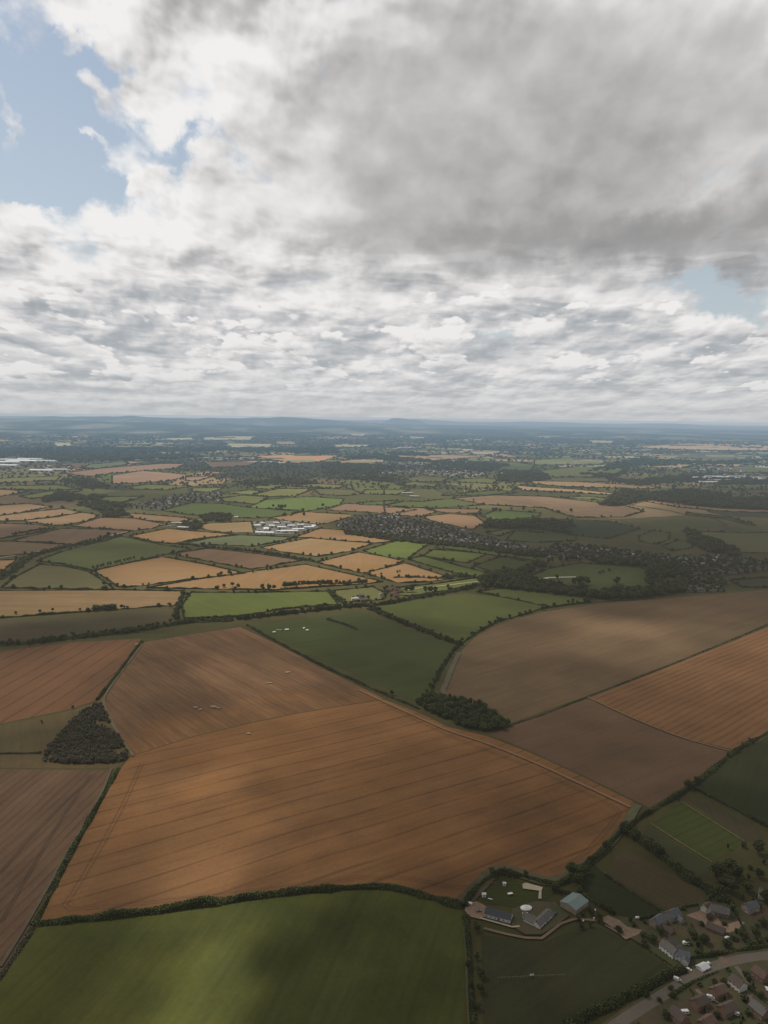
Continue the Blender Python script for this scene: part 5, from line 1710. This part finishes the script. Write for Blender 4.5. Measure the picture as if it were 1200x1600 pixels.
# silage bales and bags by the orchard: small pale round things
gb = None
for (u, v) in [(922, 1424), (925, 1428), (904, 1436), (928, 1436), (911, 1440), (930, 1423)]:
    g = gp(u, v)
    vs = []
    for z in (-.6, .6):
        for k in range(12):
            vs.append((z, .62 * math.cos(k * PI / 6), .62 + .62 * math.sin(k * PI / 6)))
    o = MB().add(vs, [(k, 12 + k, 12 + (k + 1) % 12, (k + 1) % 12) for k in range(12)] + [tuple(range(12)), tuple(range(23, 11, -1))]).build("bale", M_PAINT)
    o.location = (g.x, g.y, 0.1)
    o.rotation_euler = (0, 0, random.uniform(0, 3))
    tag(o, "small white wrapped bale lying in the orchard right of the teal roofed barn", "bale", "white wrapped bales in the orchard")

# pale tents / animal shelters in the dark green central field
for (u, v, s_, lab) in [(448, 985, 7, "pale shelter standing left in the dark green central field"), (474, 983, 6, "pale shelter, upper right of the three in the central field"), (480, 986, 5, "smallest pale shelter in the dark green central field"), (428, 989, 5, "low pale shelter nearest the hedge in the central field")]:
    g = gp(u, v)
    e = empty("field_shelter", (g.x, g.y, 0), R(random.uniform(0, 90)))
    tag(e, lab, "shelter", "pale shelters in the central field")
    MB().gable_walls(s_, s_ * .6, 2.2, 3.2).build("wall", M_STONE, e)
    MB().gable_roof(s_, s_ * .6, 2.2, 3.2).build("roof", M_PAINT, e)

# ---- industrial works left of the village
works = "white sheds of the works"


def shed(u, v, L, W, H, rz, roof, label, group, wall=M_GREY, cat="warehouse"):
    g = gp(u, v)
    e = empty("warehouse", (g.x, g.y, 0), rz)
    tag(e, label, cat, group)
    MB().gable_walls(L, W, H, H + W * 0.08).build("wall", wall, e)
    MB().gable_roof(L, W, H, H + W * 0.08, 0.6, 0.3).build("roof", roof, e)
    k = max(1, int(L / 14))
    for i in range(k):
        x = -L / 2 + L * (i + .5) / k
        MB().box(x - 2, x + 2, -W / 2 - .08, -W / 2 - .004, 0, 4.2).build("shutter_door", M_DSLATE, e)
    return e


patch("works_yard", [(393, 816), (440, 814), (497, 820), (497, 825), (455, 835), (400, 836), (396, 824)], 1.4, M_YARD)
wl = [(414, 834.5, 62, 20, 7, "longest low white shed at the front left of the works"), (436, 831.5, 24, 16, 6, "small white shed behind the longest shed of the works"), (416, 829, 44, 22, 8, "grey white shed left in the works"),
      (452, 832, 58, 18, 7, "long white shed at the front right of the works"), (466, 829, 40, 18, 7, "white shed behind the front right shed of the works"), (483, 826, 50, 18, 7, "white shed at the right end of the works"),
      (490, 823.5, 36, 16, 6, "small shed at the far right corner of the works"), (402, 824, 30, 26, 9, "tall pale shed on the left edge of the works"), (410, 820, 34, 18, 8, "pale shed at the back left of the works"),
      (425, 824, 30, 22, 8, "grey shed in the middle left of the works"), (440, 826, 40, 20, 7, "grey shed in the centre of the works"), (455, 824, 36, 18, 8, "white shed in the back centre of the works"),
      (470, 822, 34, 18, 7, "pale shed at the back right of the works"), (432, 819, 30, 16, 7, "white shed at the back of the works"), (448, 818, 26, 14, 6, "smallest shed at the back of the works")]
for i, (u, v, L, W, H, lab) in enumerate(wl):
    if 'front' not in lab:
        L, W = L * 0.72, W * 0.8
    shed(u, v, L, W, H, R(8 + random.choice([0, 0, 90]) * (L < 35)) if 'front' not in lab else R(12 if u > 440 else -4), [M_WHITE, M_WHITE, M_GREY][i % 3] if 'white' not in lab else M_WHITE, lab, works, M_RENDER)
shed(278, 819, 46, 16, 6, R(5), M_GREY, "long grey farm shed by the lane left of the works", "far farm sheds", M_STONE)
shed(287, 826, 40, 14, 6, R(-10), M_WHITE, "pale farm shed below the long grey farm shed", "far farm sheds", M_STONE)
shed(364, 809, 40, 14, 5, R(5), M_WHITE, "bright white shed among the trees left of the works", "far farm sheds", M_RENDER)
shed(636, 772, 60, 24, 8, R(5), M_GREY, "grey farm shed in the far fields above the village", "far farm sheds", M_STONE)
shed(648, 777, 46, 20, 7, R(-15), M_GREY, "small grey farm shed right of the other far farm shed", "far farm sheds", M_STONE)
far_ind = "far white sheds near the right edge"
for i, (u, v, L) in enumerate([(1100, 748, 150), (1115, 746, 120), (1132, 747.5, 160), (1150, 746, 130), (1168, 749, 220), (1186, 748, 200), (1196, 751, 160), (1120, 752, 180), (1106, 755, 120)]):
    shed(u, v, L, 45, 10, R(random.uniform(-10, 10)), [M_WHITE, M_GREY][i % 2], "far white shed in the industrial row near the right edge", far_ind, M_RENDER)
for i, (u, v, L) in enumerate([(4, 724, 260), (18, 720, 300), (35, 722, 240), (62, 722, 260), (8, 729, 200), (48, 719, 200), (66, 737, 150), (92, 736, 120)]):
    shed(u, v, L, 70, 12, R(random.uniform(-8, 8)), [M_WHITE, M_GREY][i % 2], "far white warehouse at the left edge below the wooded plain", "far white warehouses at the left edge", M_RENDER)
for i, (u, v, L) in enumerate([(798, 741, 150), (806, 739, 120), (802, 743, 100)]):
    shed(u, v, L, 45, 8, R(20), M_WHITE, "far white glasshouse right of the far town", "far white glasshouses by the town", M_RENDER)

# ---- village houses
HM = {}


def far_house_mesh(k, roof, wall, L, W, h, hr):
    mb = MB().gable_walls(L, W, h, hr, 0).gable_roof(L, W, h, hr, 0.4, 0.2, 1)
    # windows and chimney as dark / brick boxes
    for f_ in (-1, 1):
        for r_ in (0, 1):
            for c in (-1, 1):
                a = f_ * W / 2
                mb.box(c * L * .25 - .7, c * L * .25 + .7, min(a, a + f_ * .05), max(a, a + f_ * .05), 1 + r_ * 2.6, 2.2 + r_ * 2.6, 2)
    mb.box(-L / 2 + .5, -L / 2 + 1.4, -.4, .4, hr - .6, hr + 1.2, 3)
    me = bpy.data.meshes.new("house")
    me.from_pydata(mb.v, [], mb.f)
    for m_ in (wall, roof, M_GLASS, M_BRICK):
        me.materials.append(m_)
    for p, i in zip(me.polygons, mb.m):
        p.material_index = i
    me.update()
    return me


HPROTO = [far_house_mesh(0, M_GTILE, M_BRICK, 11, 8, 5, 8), far_house_mesh(1, M_SLATE, M_BRICK, 13, 8, 5, 8.2), far_house_mesh(2, M_TILE, M_BRICK, 10, 8, 5, 8), far_house_mesh(3, M_GTILE, M_RENDER, 10, 8, 5, 7.8),
          far_house_mesh(4, M_SLATE, M_STONE, 18, 8, 5, 8), far_house_mesh(5, M_TILE2, M_BRICK, 11, 7, 5, 8), far_house_mesh(6, M_GREY, M_RENDER, 14, 10, 4, 6)]
HSPOTS = []
VTREES = []
M_VILL = []


def village(px, spacing, keep, heading, words, weights, treep=0.5):
    tk_ = 1.25 if treep > 0.8 else 1.0
    for (x, y) in fill_poly(px, spacing, 0.28):
        n_ = math.sin(x * 0.021) * math.sin(y * 0.017) + random.uniform(-.5, .5)
        if random.random() < keep:
            hd = heading + (PI / 2 if n_ > 0.25 else 0) + random.uniform(-.12, .12)
            HSPOTS.append((x, y, hd, random.choices(range(7), weights)[0], words))
        if random.random() < treep:
            VTREES.append((x + random.uniform(-.5, .5) * spacing, y + random.uniform(-.5, .5) * spacing, random.uniform(5, 10) * tk_, random.uniform(2.5, 5) * tk_))


V1 = [(526, 824), (545, 811), (575, 806), (610, 805), (650, 812), (700, 824), (750, 836), (800, 850), (850, 860), (850, 866), (800, 860), (745, 852), (690, 846), (620, 839), (560, 832)]
patch("village_ground", V1, 1.5, M_TOWN)
village(V1, 19.0, 0.80, R(25), "the large village in the middle distance", (5, 4, 3, 1.5, 2, 1, .4), 0.85)
V2 = [(835, 868), (868, 851), (920, 854), (1000, 864), (1060, 872), (1130, 868), (1195, 878), (1260, 880), (1260, 890), (1190, 892), (1120, 902), (1135, 916), (1130, 925), (1072, 926), (1064, 908), (1040, 888), (1010, 882), (930, 873), (880, 873)]
patch("village_ground", V2, 1.5, M_TOWN)
village(V2, 24.0, 0.50, R(10), "the village on the right in cloud shadow", (3, 3, 3, 3, 1, 1, 1), 1.0)
village(V2, 20.0, 0.0, 0.0, "", (1,) * 7, 0.85)
V3 = [(190, 792), (232, 785), (262, 776), (300, 772), (342, 769), (345, 784), (298, 786), (254, 797), (236, 798)]
patch("village_ground", V3, 1.6, M_TOWN)
village(V3, 34.0, 0.5, R(20), "the small village on the left", (2, 3, 2, 3, 1, 1, 3), 1.0)
V4 = [(560, 738), (600, 722), (680, 726), (740, 734), (765, 744), (700, 744), (640, 742)]
village(V4, 55.0, 0.75, R(10), "the far town", (2, 2, 2, 5, 2, 1, 4), 0.5)
V5 = [(20, 731), (60, 726), (110, 727), (128, 734), (100, 740), (30, 742), (-20, 740)]
village(V5, 70.0, 0.5, R(10), "the far houses by the white warehouses", (2, 2, 2, 5, 2, 1, 4), 0.7)
V6 = [(690, 772), (700, 766), (760, 762), (800, 758), (790, 768), (740, 772)]
village(V6, 60.0, 0.3, R(10), "the far hamlet behind the village", (2, 2, 2, 5, 2, 1, 2), 0.9)
V7 = [(600, 924), (612, 921), (628, 925), (626, 932), (612, 936), (602, 932)]
village(V7, 17.0, 0.55, R(15), "the red roofed farmstead between the green fields", (0, 0, 1, 0, 0, 6, 0), 0.4)
V8 = [(540, 936), (575, 930), (600, 931), (620, 935), (600, 942), (560, 944)]
village(V8, 24.0, 0.28, R(15), "the farm yard between the green fields", (1, 1, 1, 0, 3, 0, 3), 0.5)
V9 = [(1070, 735), (1110, 730), (1190, 740), (1196, 745), (1120, 743), (1080, 745)]
village(V9, 75.0, 0.5, R(10), "the far houses at the right edge", (2, 2, 2, 5, 2, 1, 4), 0.7)

HSPOTS.sort(key=lambda q: math.hypot(q[0], q[1]))
ROOFW = ["grey roofed brick house", "slate roofed brick house", "brown roofed brick house", "pale walled house", "long slate roofed stone house", "red roofed brick house", "large pale roofed building"]
CATW = ["house"] * 6 + ["building"]
n_ind = 275
for (x, y, hd, k, words) in HSPOTS[:n_ind]:
    o = link(bpy.data.objects.new("house", HPROTO[k]))
    o.location = (x, y, 0.0)
    o.rotation_euler = (0, 0, hd)
    tag(o, "%s in %s" % (ROOFW[k], words), CATW[k], "%ss in %s" % (ROOFW[k], words))
rem = {}
for (x, y, hd, k, words) in HSPOTS[n_ind:]:
    rem.setdefault(words, []).append((x, y, hd, k))
for words, L_ in rem.items():
    V, F4, F5, mi = [], [], [], []
    vs, fs, ms = [], [], []
    for (x, y, hd, k) in L_:
        me = HPROTO[k]
        o_ = len(vs)
        ca, sa = math.cos(hd), math.sin(hd)
        sc_ = 1.0 if math.hypot(x, y) < 4500 else 1.5
        for v_ in me.vertices:
            a, b, c = v_.co * sc_
            vs.append((x + a * ca - b * sa, y + a * sa + b * ca, c))
        for p in me.polygons:
            fs.append(tuple(i + o_ for i in p.vertices))
            mt_ = me.materials[p.material_index]
            if mt_.name not in HM:
                HM[mt_.name] = (len(HM), mt_)
            ms.append(HM[mt_.name][0])
    o = from_pydata("distant_houses", vs, fs, [q[1] for q in sorted(HM.values())] if False else [HM[n__][1] for n__ in sorted(HM, key=lambda z: HM[z][0])], None, ms)
    tag(o, "mass of small houses making up %s" % words, "houses", None, 'stuff')
for (x, y) in fill_poly([(395, 815), (440, 813), (497, 819), (499, 825), (455, 836), (398, 836)], 34, 0.5):
    if random.random() < 0.45:
        VTREES.append((x, y, random.uniform(5, 9), random.uniform(3, 5)))
canopy("village_trees", VTREES, LEAF, 'stuff', "garden trees scattered between the houses of the villages", 'trees', None, 501)

shr = []
for px_, sp_, pr_ in (([(960, 1434), (1050, 1430), (1110, 1404), (1220, 1400), (1230, 1490), (1150, 1498), (1100, 1510), (1064, 1518), (1010, 1480)], 9.0, 0.34),
                      ([(1030, 1565), (1100, 1530), (1150, 1514), (1230, 1508), (1230, 1640), (960, 1640)], 8.0, 0.26),
                      ([(1120, 1300), (1230, 1330), (1230, 1405), (1150, 1412), (1100, 1360)], 11.0, 0.30),
                      ([(890, 1432), (935, 1425), (945, 1440), (905, 1452)], 7.0, 0.5)):
    for (x, y) in fill_poly(px_, sp_, 0.5):
        if random.random() < pr_ and not any((x - o_.location.x) ** 2 + (y - o_.location.y) ** 2 < 95 for o_ in HOUSE_OBJS):
            shr.append((x, y, 1.2 + random.uniform(2.0, 5.5), random.uniform(1.2, 2.8)))
canopy("garden_shrubs", shr, LEAF, 'stuff', "shrubs and small bushes filling the gardens by the lane and the right edge", 'shrubs', None, 77)
# garden hedges between the plots
for px_, lb in (([(1078, 1548), (1104, 1584), (1120, 1612)], "clipped garden hedge between the estate houses left of the caravan"), ([(1108, 1540), (1136, 1566), (1160, 1596)], "clipped garden hedge between the red roofed estate houses"),
                ([(1140, 1528), (1172, 1548), (1204, 1576)], "clipped garden hedge by the curved drive of the estate"), ([(1046, 1560), (1084, 1536), (1122, 1520)], "roadside garden hedge along the top of the estate"),
                ([(1000, 1440), (1046, 1424), (1090, 1416)], "garden hedge behind the joined slate roofed houses"), ([(1080, 1500), (1110, 1496), (1150, 1488), (1210, 1480)], "hedge along the upper side of the lane by the right edge"),
                ([(1140, 1412), (1160, 1450), (1172, 1482)], "garden hedge right of the brown roofed house"), ([(1078, 1440), (1088, 1470), (1100, 1494)], "garden hedge running down to the white garage")):
    hedge(px_, 2.4, 3.2, lb, group="garden hedges of the hamlet and estate", name='garden_hedge', cat='hedge')

# ---- far hills on the skyline
hm_, hn_ = newmat("hill_country")
p_ = wpos(hn_)
pz = hn_.vmath('MULTIPLY', p_, (1.0, 0.5, 2.5))
hc = hn_.colramp(hn_.noise(pz, 0.0006, 6, 0.6), [(0.3, (0.014, 0.020, 0.014)), (0.5, (0.026, 0.036, 0.022)), (0.56, (0.08, 0.09, 0.05)), (0.66, (0.22, 0.20, 0.13))])
finish(hn_, hc, 0.95, 0.0)


def ridge(name, dist, a0, a1, hmax, seed, prof, depth=2600.0):
    rg = random.Random(seed)
    ph = [rg.uniform(0, 6.28) for _ in range(8)]
    n_ = 160
    V, F = [], []
    for i in range(n_ + 1):
        t = i / n_
        a = R(a0 + (a1 - a0) * t)
        env = prof(a0 + (a1 - a0) * t)
        wv = 0.0
        for j, fq in enumerate((3, 7, 13, 29, 57, 91)):
            wv += math.sin(t * fq * (a1 - a0) / 25.0 + ph[j]) / (j + 1.3)
        h = max(0.0, hmax * env * (1 + 0.22 * wv))
        for (dd, f_) in ((-1.0, -0.02), (-0.6, 0.35), (-0.25, 0.8), (0.0, 1.0), (0.5, 0.6), (1.0, -0.02)):
            d = dist + dd * depth * (1 + 0.25 * math.sin(t * 31 + ph[6] + dd))
            V.append((d * math.sin(a), d * math.cos(a), h * f_ - 1.0))
    for i in range(n_):
        for j in range(5):
            a = i * 6 + j
            F.append((a, a + 6, a + 7, a + 1))
    o = from_pydata(name, V, F, (hm_,))
    o['kind'] = 'structure'
    for p in o.data.polygons:
        p.use_smooth = True


def bump(a, c, w):
    return math.exp(-((a - c) / w) ** 2)


ridge("hills", 22000, -36, 34, 150, 3, lambda a: 0.95 * bump(a, -24, 7) + 0.9 * bump(a, -13, 6) + 0.55 * bump(a, -4, 5) + 0.25 * bump(a, 8, 9) + 0.15, 4200)
ridge("hills", 30000, -36, 36, 260, 5, lambda a: 0.8 * bump(a, -20, 9) + 0.62 * bump(a, -8, 6) + 0.22 + 0.12 * bump(a, 14, 12), 5200)
ridge("hills", 36000, -2.5, 5.2, 225, 8, lambda a: min(1.0, 1.1 * math.exp(-((a - 1.4) / 1.5) ** 4)), 3500)
ridge("hills", 17000, -36, -4, 70, 9, lambda a: 0.8 * bump(a, -26, 6) + 0.8 * bump(a, -12, 6) + 0.2, 3000)
ridge("hills", 46000, -40, 40, 260, 12, lambda a: 0.55 + 0.2 * math.sin(a * 0.7), 6000)

# ------------------------------------------------------------------ place the trees
TREES.sort(key=lambda t: math.hypot(t[0], t[1]) / max(t[2], 4.0) if math.hypot(t[0], t[1]) > 1 else 0)


def in_view(x, y, h):
    d = Vector((x, y, h * 0.5 - CAM_H))
    z = d.dot(fwd)
    if z < 10:
        return False
    u = 600 + d.dot(right) / z * FOC
    v = 800 - d.dot(upv) / z * FOC
    return -10 < u < 1210 and v < 1615


def where_words(x, y):
    return None


indiv, rest = [], []
for t in TREES:
    if in_view(t[0], t[1], t[2]):
        (indiv if len(indiv) < 296 or t[5] else rest).append(t)
shape_words = {0: "dark rounded tree", 1: "dark broad spreading tree", 2: "small compact dark tree", 3: "light green tree", 4: "dark narrow tree"}
for t in indiv:
    x, y, h, kd, words, grp = t
    d = math.hypot(x, y)
    fine = d < 1500
    k = kd if kd is not None else random.choice([0, 1, 2, 4, 0, 1])
    protos = NEAR_T if fine else FAR_T
    cr, tk = protos[k % len(protos)]
    e = bpy.data.objects.new("tree", None)
    link(e)
    e.location = (x, y, 0)
    e.rotation_euler = (0, 0, random.uniform(0, 2 * PI))
    s_ = h / 10.0
    e.scale = (s_ * random.uniform(0.9, 1.1), s_ * random.uniform(0.9, 1.1), s_)
    c_ = link(bpy.data.objects.new("crown", cr), e)
    k_ = link(bpy.data.objects.new("trunk", tk), e)
    if grp:
        tag(e, words, "tree", grp)
    else:
        w_ = words or "the field edge"
        for cut in ("long dark ", "dark hedgerow", ):
            pass
        if w_.startswith("the "):
            lab = "%s in %s" % (shape_words[k], w_)
            g_ = "trees of " + w_
        else:
            w2 = w_.replace("dark hedgerow", "hedgerow")
            lab = "%s on the %s" % (shape_words[k].split()[-2] + " tree" if False else "dark hedge tree", w2)
            g_ = "trees on the " + w2
        ws = lab.split()
        if len(ws) > 16:
            lab = " ".join(ws[:16])
        tag(e, lab, "tree", g_[:110])
mid_ = [(t[0], t[1], t[2], t[2] * 0.45) for t in rest]
for lo, hi, lab in ((0, 2300, "small scattered hedgerow trees among the nearer middle fields"), (2300, 4500, "scattered hedgerow trees among the fields around the village"), (4500, 1e9, "tiny scattered hedgerow trees among the far fields")):
    its = [q for q in mid_ if lo <= math.hypot(q[0], q[1]) < hi]
    if its:
        canopy("distant_trees", its, LEAF, 'stuff', lab, 'trees', None, int(lo) + 3)
# faint scatter of trees over the far patchwork
sc = []
for i in range(9000):
    d = 4200 * math.exp(random.random() * 1.35)
    a = R(random.uniform(-30, 30))
    x, y = d * math.sin(a), d * math.cos(a)
    if any(abs(g[0].x - x) < 1500 and abs(g[0].y - y) < 2500 and inside([(q.x, q.y) for q in g], x, y) for w_, g, dd in GROUND_POLYS if dd > 3500):
        continue
    sc.append((x, y, random.uniform(8, 15), d / 1200 * random.uniform(1.0, 2.4)))
canopy("distant_trees", sc, LEAF, 'stuff', "countless tiny trees dotted over the far plain", 'trees', None, 77)
# ------------------------------------------------------------------ unseen sheets added to shade parts of the land
# (two sheets kept out of view, shaped for the sun patches they let through; T = share of sunlight that comes through)
T_AT = [
    (960, 978, 1.0), (1005, 990, 1.0), (1050, 1004, .8), (1090, 1000, .35), (1000, 960, .2), (20, 1260, .4), (20, 1210, .45),
    (100, 1560, .14), (330, 1500, 1.0), (350, 1435, .65), (300, 1590, .95), (350, 1550, .8), (250, 1480, .35), (200, 1560, .3), (430, 1500, .06), (430, 1580, .1), (560, 1450, .05), (650, 1550, .05), (130, 1480, .14), (30, 1400, .25),
    (60, 1300, .42), (100, 1220, .45), (200, 1330, .42), (330, 1370, .95), (420, 1380, .34), (120, 1390, .42), (300, 1270, .6), (330, 1230, .75), (420, 1230, .35), (520, 1150, .32),
    (560, 1300, .25), (700, 1300, .2), (640, 1200, .18), (820, 1280, .08), (930, 1300, .10), (980, 1250, .18), (800, 1180, .22), (900, 1170, .18), (1080, 1200, .2),
    (740, 1380, .05), (850, 1420, .12), (1000, 1400, .05), (1150, 1250, .06), (1100, 1300, .2), (1180, 1400, .1), (900, 1520, .12), (1100, 1500, .18), (800, 1540, .06), (1190, 1560, .22),
    (50, 1060, .55), (150, 1030, .5), (40, 1110, .5), (100, 1150, .28), (30, 1160, .35), (200, 1090, .35), (280, 1100, .22), (250, 1030, .25), (360, 1050, .60), (430, 1060, .55), (450, 1000, .35), (330, 1000, .30),
    (540, 1080, .28), (300, 1180, .35), (480, 1110, .42), (560, 1030, .20), (650, 1060, .18), (600, 990, .22), (450, 985, .42),
    (760, 1060, .30), (900, 1050, .22), (1000, 1000, .22), (980, 985, .95), (945, 972, .6), (1030, 1000, .85), (950, 960, .2), (1100, 960, .28), (1160, 940, .22), (850, 980, .28),
    (1150, 1030, .35), (1195, 1010, .55), (1050, 1090, .25), (1190, 1090, .28), (1100, 1150, .25), (1180, 1060, .4),
    (50, 990, .10), (200, 975, .18), (100, 945, .75), (250, 935, .8), (20, 950, .65), (400, 945, .75), (350, 955, .6), (480, 935, .9), (680, 955, .6), (740, 950, .55), (640, 980, .22), (840, 935, .3), (780, 925, .4),
    (640, 925, .7), (560, 925, .8), (450, 905, .95), (600, 890, .9), (690, 900, .8), (300, 900, .95), (80, 900, .5), (30, 910, .5), (250, 890, .8), (360, 870, .55), (320, 870, .5), (420, 880, .7), (200, 855, .22), (130, 870, .5), (100, 880, .35), (270, 855, .35),
    (480, 855, 1.0), (560, 850, 1.0), (520, 875, 1.0), (620, 860, .9), (700, 870, .6), (700, 855, .5), (760, 880, .25), (790, 880, .12), (700, 885, .45), (830, 885, .15),
    (900, 900, .18), (960, 905, .3), (1050, 900, .05), (1150, 890, .05), (900, 860, .12), (1000, 870, .1), (1100, 870, .1), (870, 920, .12), (1020, 930, .08),
    (640, 820, .25), (560, 820, .3), (740, 840, .22), (450, 825, .95), (350, 825, .75), (300, 840, .8), (240, 840, .7), (100, 835, .30), (40, 830, .25), (50, 860, .3), (150, 835, .35), (100, 805, .75), (40, 798, .8), (60, 812, .8), (200, 815, .7),
    (850, 830, .05), (950, 830, .05), (1100, 820, .08), (1150, 845, .15), (1030, 840, .15), (780, 805, .5), (830, 800, .4), (860, 790, .6), (930, 795, .6), (740, 790, .8), (700, 810, .9), (900, 780, .8), (970, 800, .45), (1100, 800, .12), (1180, 780, .12),
    (300, 795, .55), (450, 790, .8), (250, 780, .35), (600, 790, .8), (540, 795, .8), (100, 780, .35), (500, 770, .8), (400, 768, .85), (700, 770, .75), (620, 755, .7),
]
anchor = []
for (u, v, t) in T_AT:
    g = gp(u, v)
    anchor.append((math.atan2(g.x, g.y) * 1.0, math.log(g.length), t))

mt, n = newmat("unseen_shade_sheet")
at = n.node('ShaderNodeAttribute', attribute_name='cover', attribute_type='GEOMETRY')
ns = n.node('ShaderNodeAttribute', attribute_name='grain', attribute_type='GEOMETRY')
nz = n.noise(wpos(n), ns.outputs['Fac'], 5, 0.55)
o_ = n.math('MULTIPLY_ADD', n.math('SUBTRACT', nz, 0.5), n.math('MULTIPLY', 0.9, n.math('MULTIPLY', at.outputs['Fac'], n.math('SUBTRACT', 1.25, at.outputs['Fac']))), at.outputs['Fac'], clamp=True)
tr = n.node('ShaderNodeBsdfTransparent')
tl = n.node('ShaderNodeBsdfTranslucent')
tl.inputs[0].default_value = (0.30, 0.30, 0.30, 1)
mx = n.node('ShaderNodeMixShader')
n.put(mx.inputs[0], o_)
n.l.new(tr.outputs[0], mx.inputs[1])
n.l.new(tl.outputs[0], mx.inputs[2])
om = n.node('ShaderNodeOutputMaterial')
n.l.new(mx.outputs[0], om.inputs[0])


def unseen_shade_sheet(z, d0, d1, f0, f1, sign, grain, na_, nl_):
    """an added unseen sheet at height z shading the ground between distances d0 and d1"""
    off = SUN * (z / SUN.z)
    azs = np.linspace(R(-50), R(50), na_)
    lds = np.linspace(math.log(d0), math.log(d1), nl_)
    AZ, LD = np.meshgrid(azs, lds)
    num = np.zeros_like(AZ)
    den = np.zeros_like(AZ)
    for a, l, t in anchor:
        d2 = ((AZ - a) / 0.050) ** 2 + ((LD - l) / 0.050) ** 2
        w = 1.0 / (d2 + 0.30) ** 2.0
        num += w * t
        den += w
    T = np.clip((num / den) * 1.12 + 0.01, 0.0, 1.0)
    r = np.exp(LD)
    fr_ = np.clip((r - f0) / (f1 - f0), 0, 1)
    fr_ = fr_ * fr_ * (3 - 2 * fr_)
    if sign < 0:
        fr_ = 1 - fr_
    T = np.clip(T, 0.004, 1) ** fr_
    X = r * np.sin(AZ) + off.x
    Y = r * np.cos(AZ) + off.y
    nr, na = AZ.shape
    V = np.stack([X.ravel(), Y.ravel(), np.full(X.size, z)], 1)
    idx = np.arange(nr * na).reshape(nr, na)
    F4 = np.stack([idx[:-1, :-1], idx[:-1, 1:], idx[1:, 1:], idx[1:, :-1]], -1).reshape(-1, 4)
    me = mesh_np("unseen_shade_layer", V, faces4=F4, mats=(mt,))
    ca = me.attributes.new('cover', 'FLOAT', 'POINT')
    ca.data.foreach_set('value', (1.0 - T).ravel().astype(np.float32))
    cb = me.attributes.new('grain', 'FLOAT', 'POINT')
    cb.data.foreach_set('value', np.full(T.size, grain, np.float32))
    o = link(bpy.data.objects.new("unseen_shade_layer", me))
    o['kind'] = 'structure'


unseen_shade_sheet(5000.0, 1150.0, 6600.0, 1200.0, 1500.0, 1, 0.006, 150, 150)
unseen_shade_sheet(1600.0, 330.0, 1520.0, 1200.0, 1500.0, -1, 0.016, 150, 130)
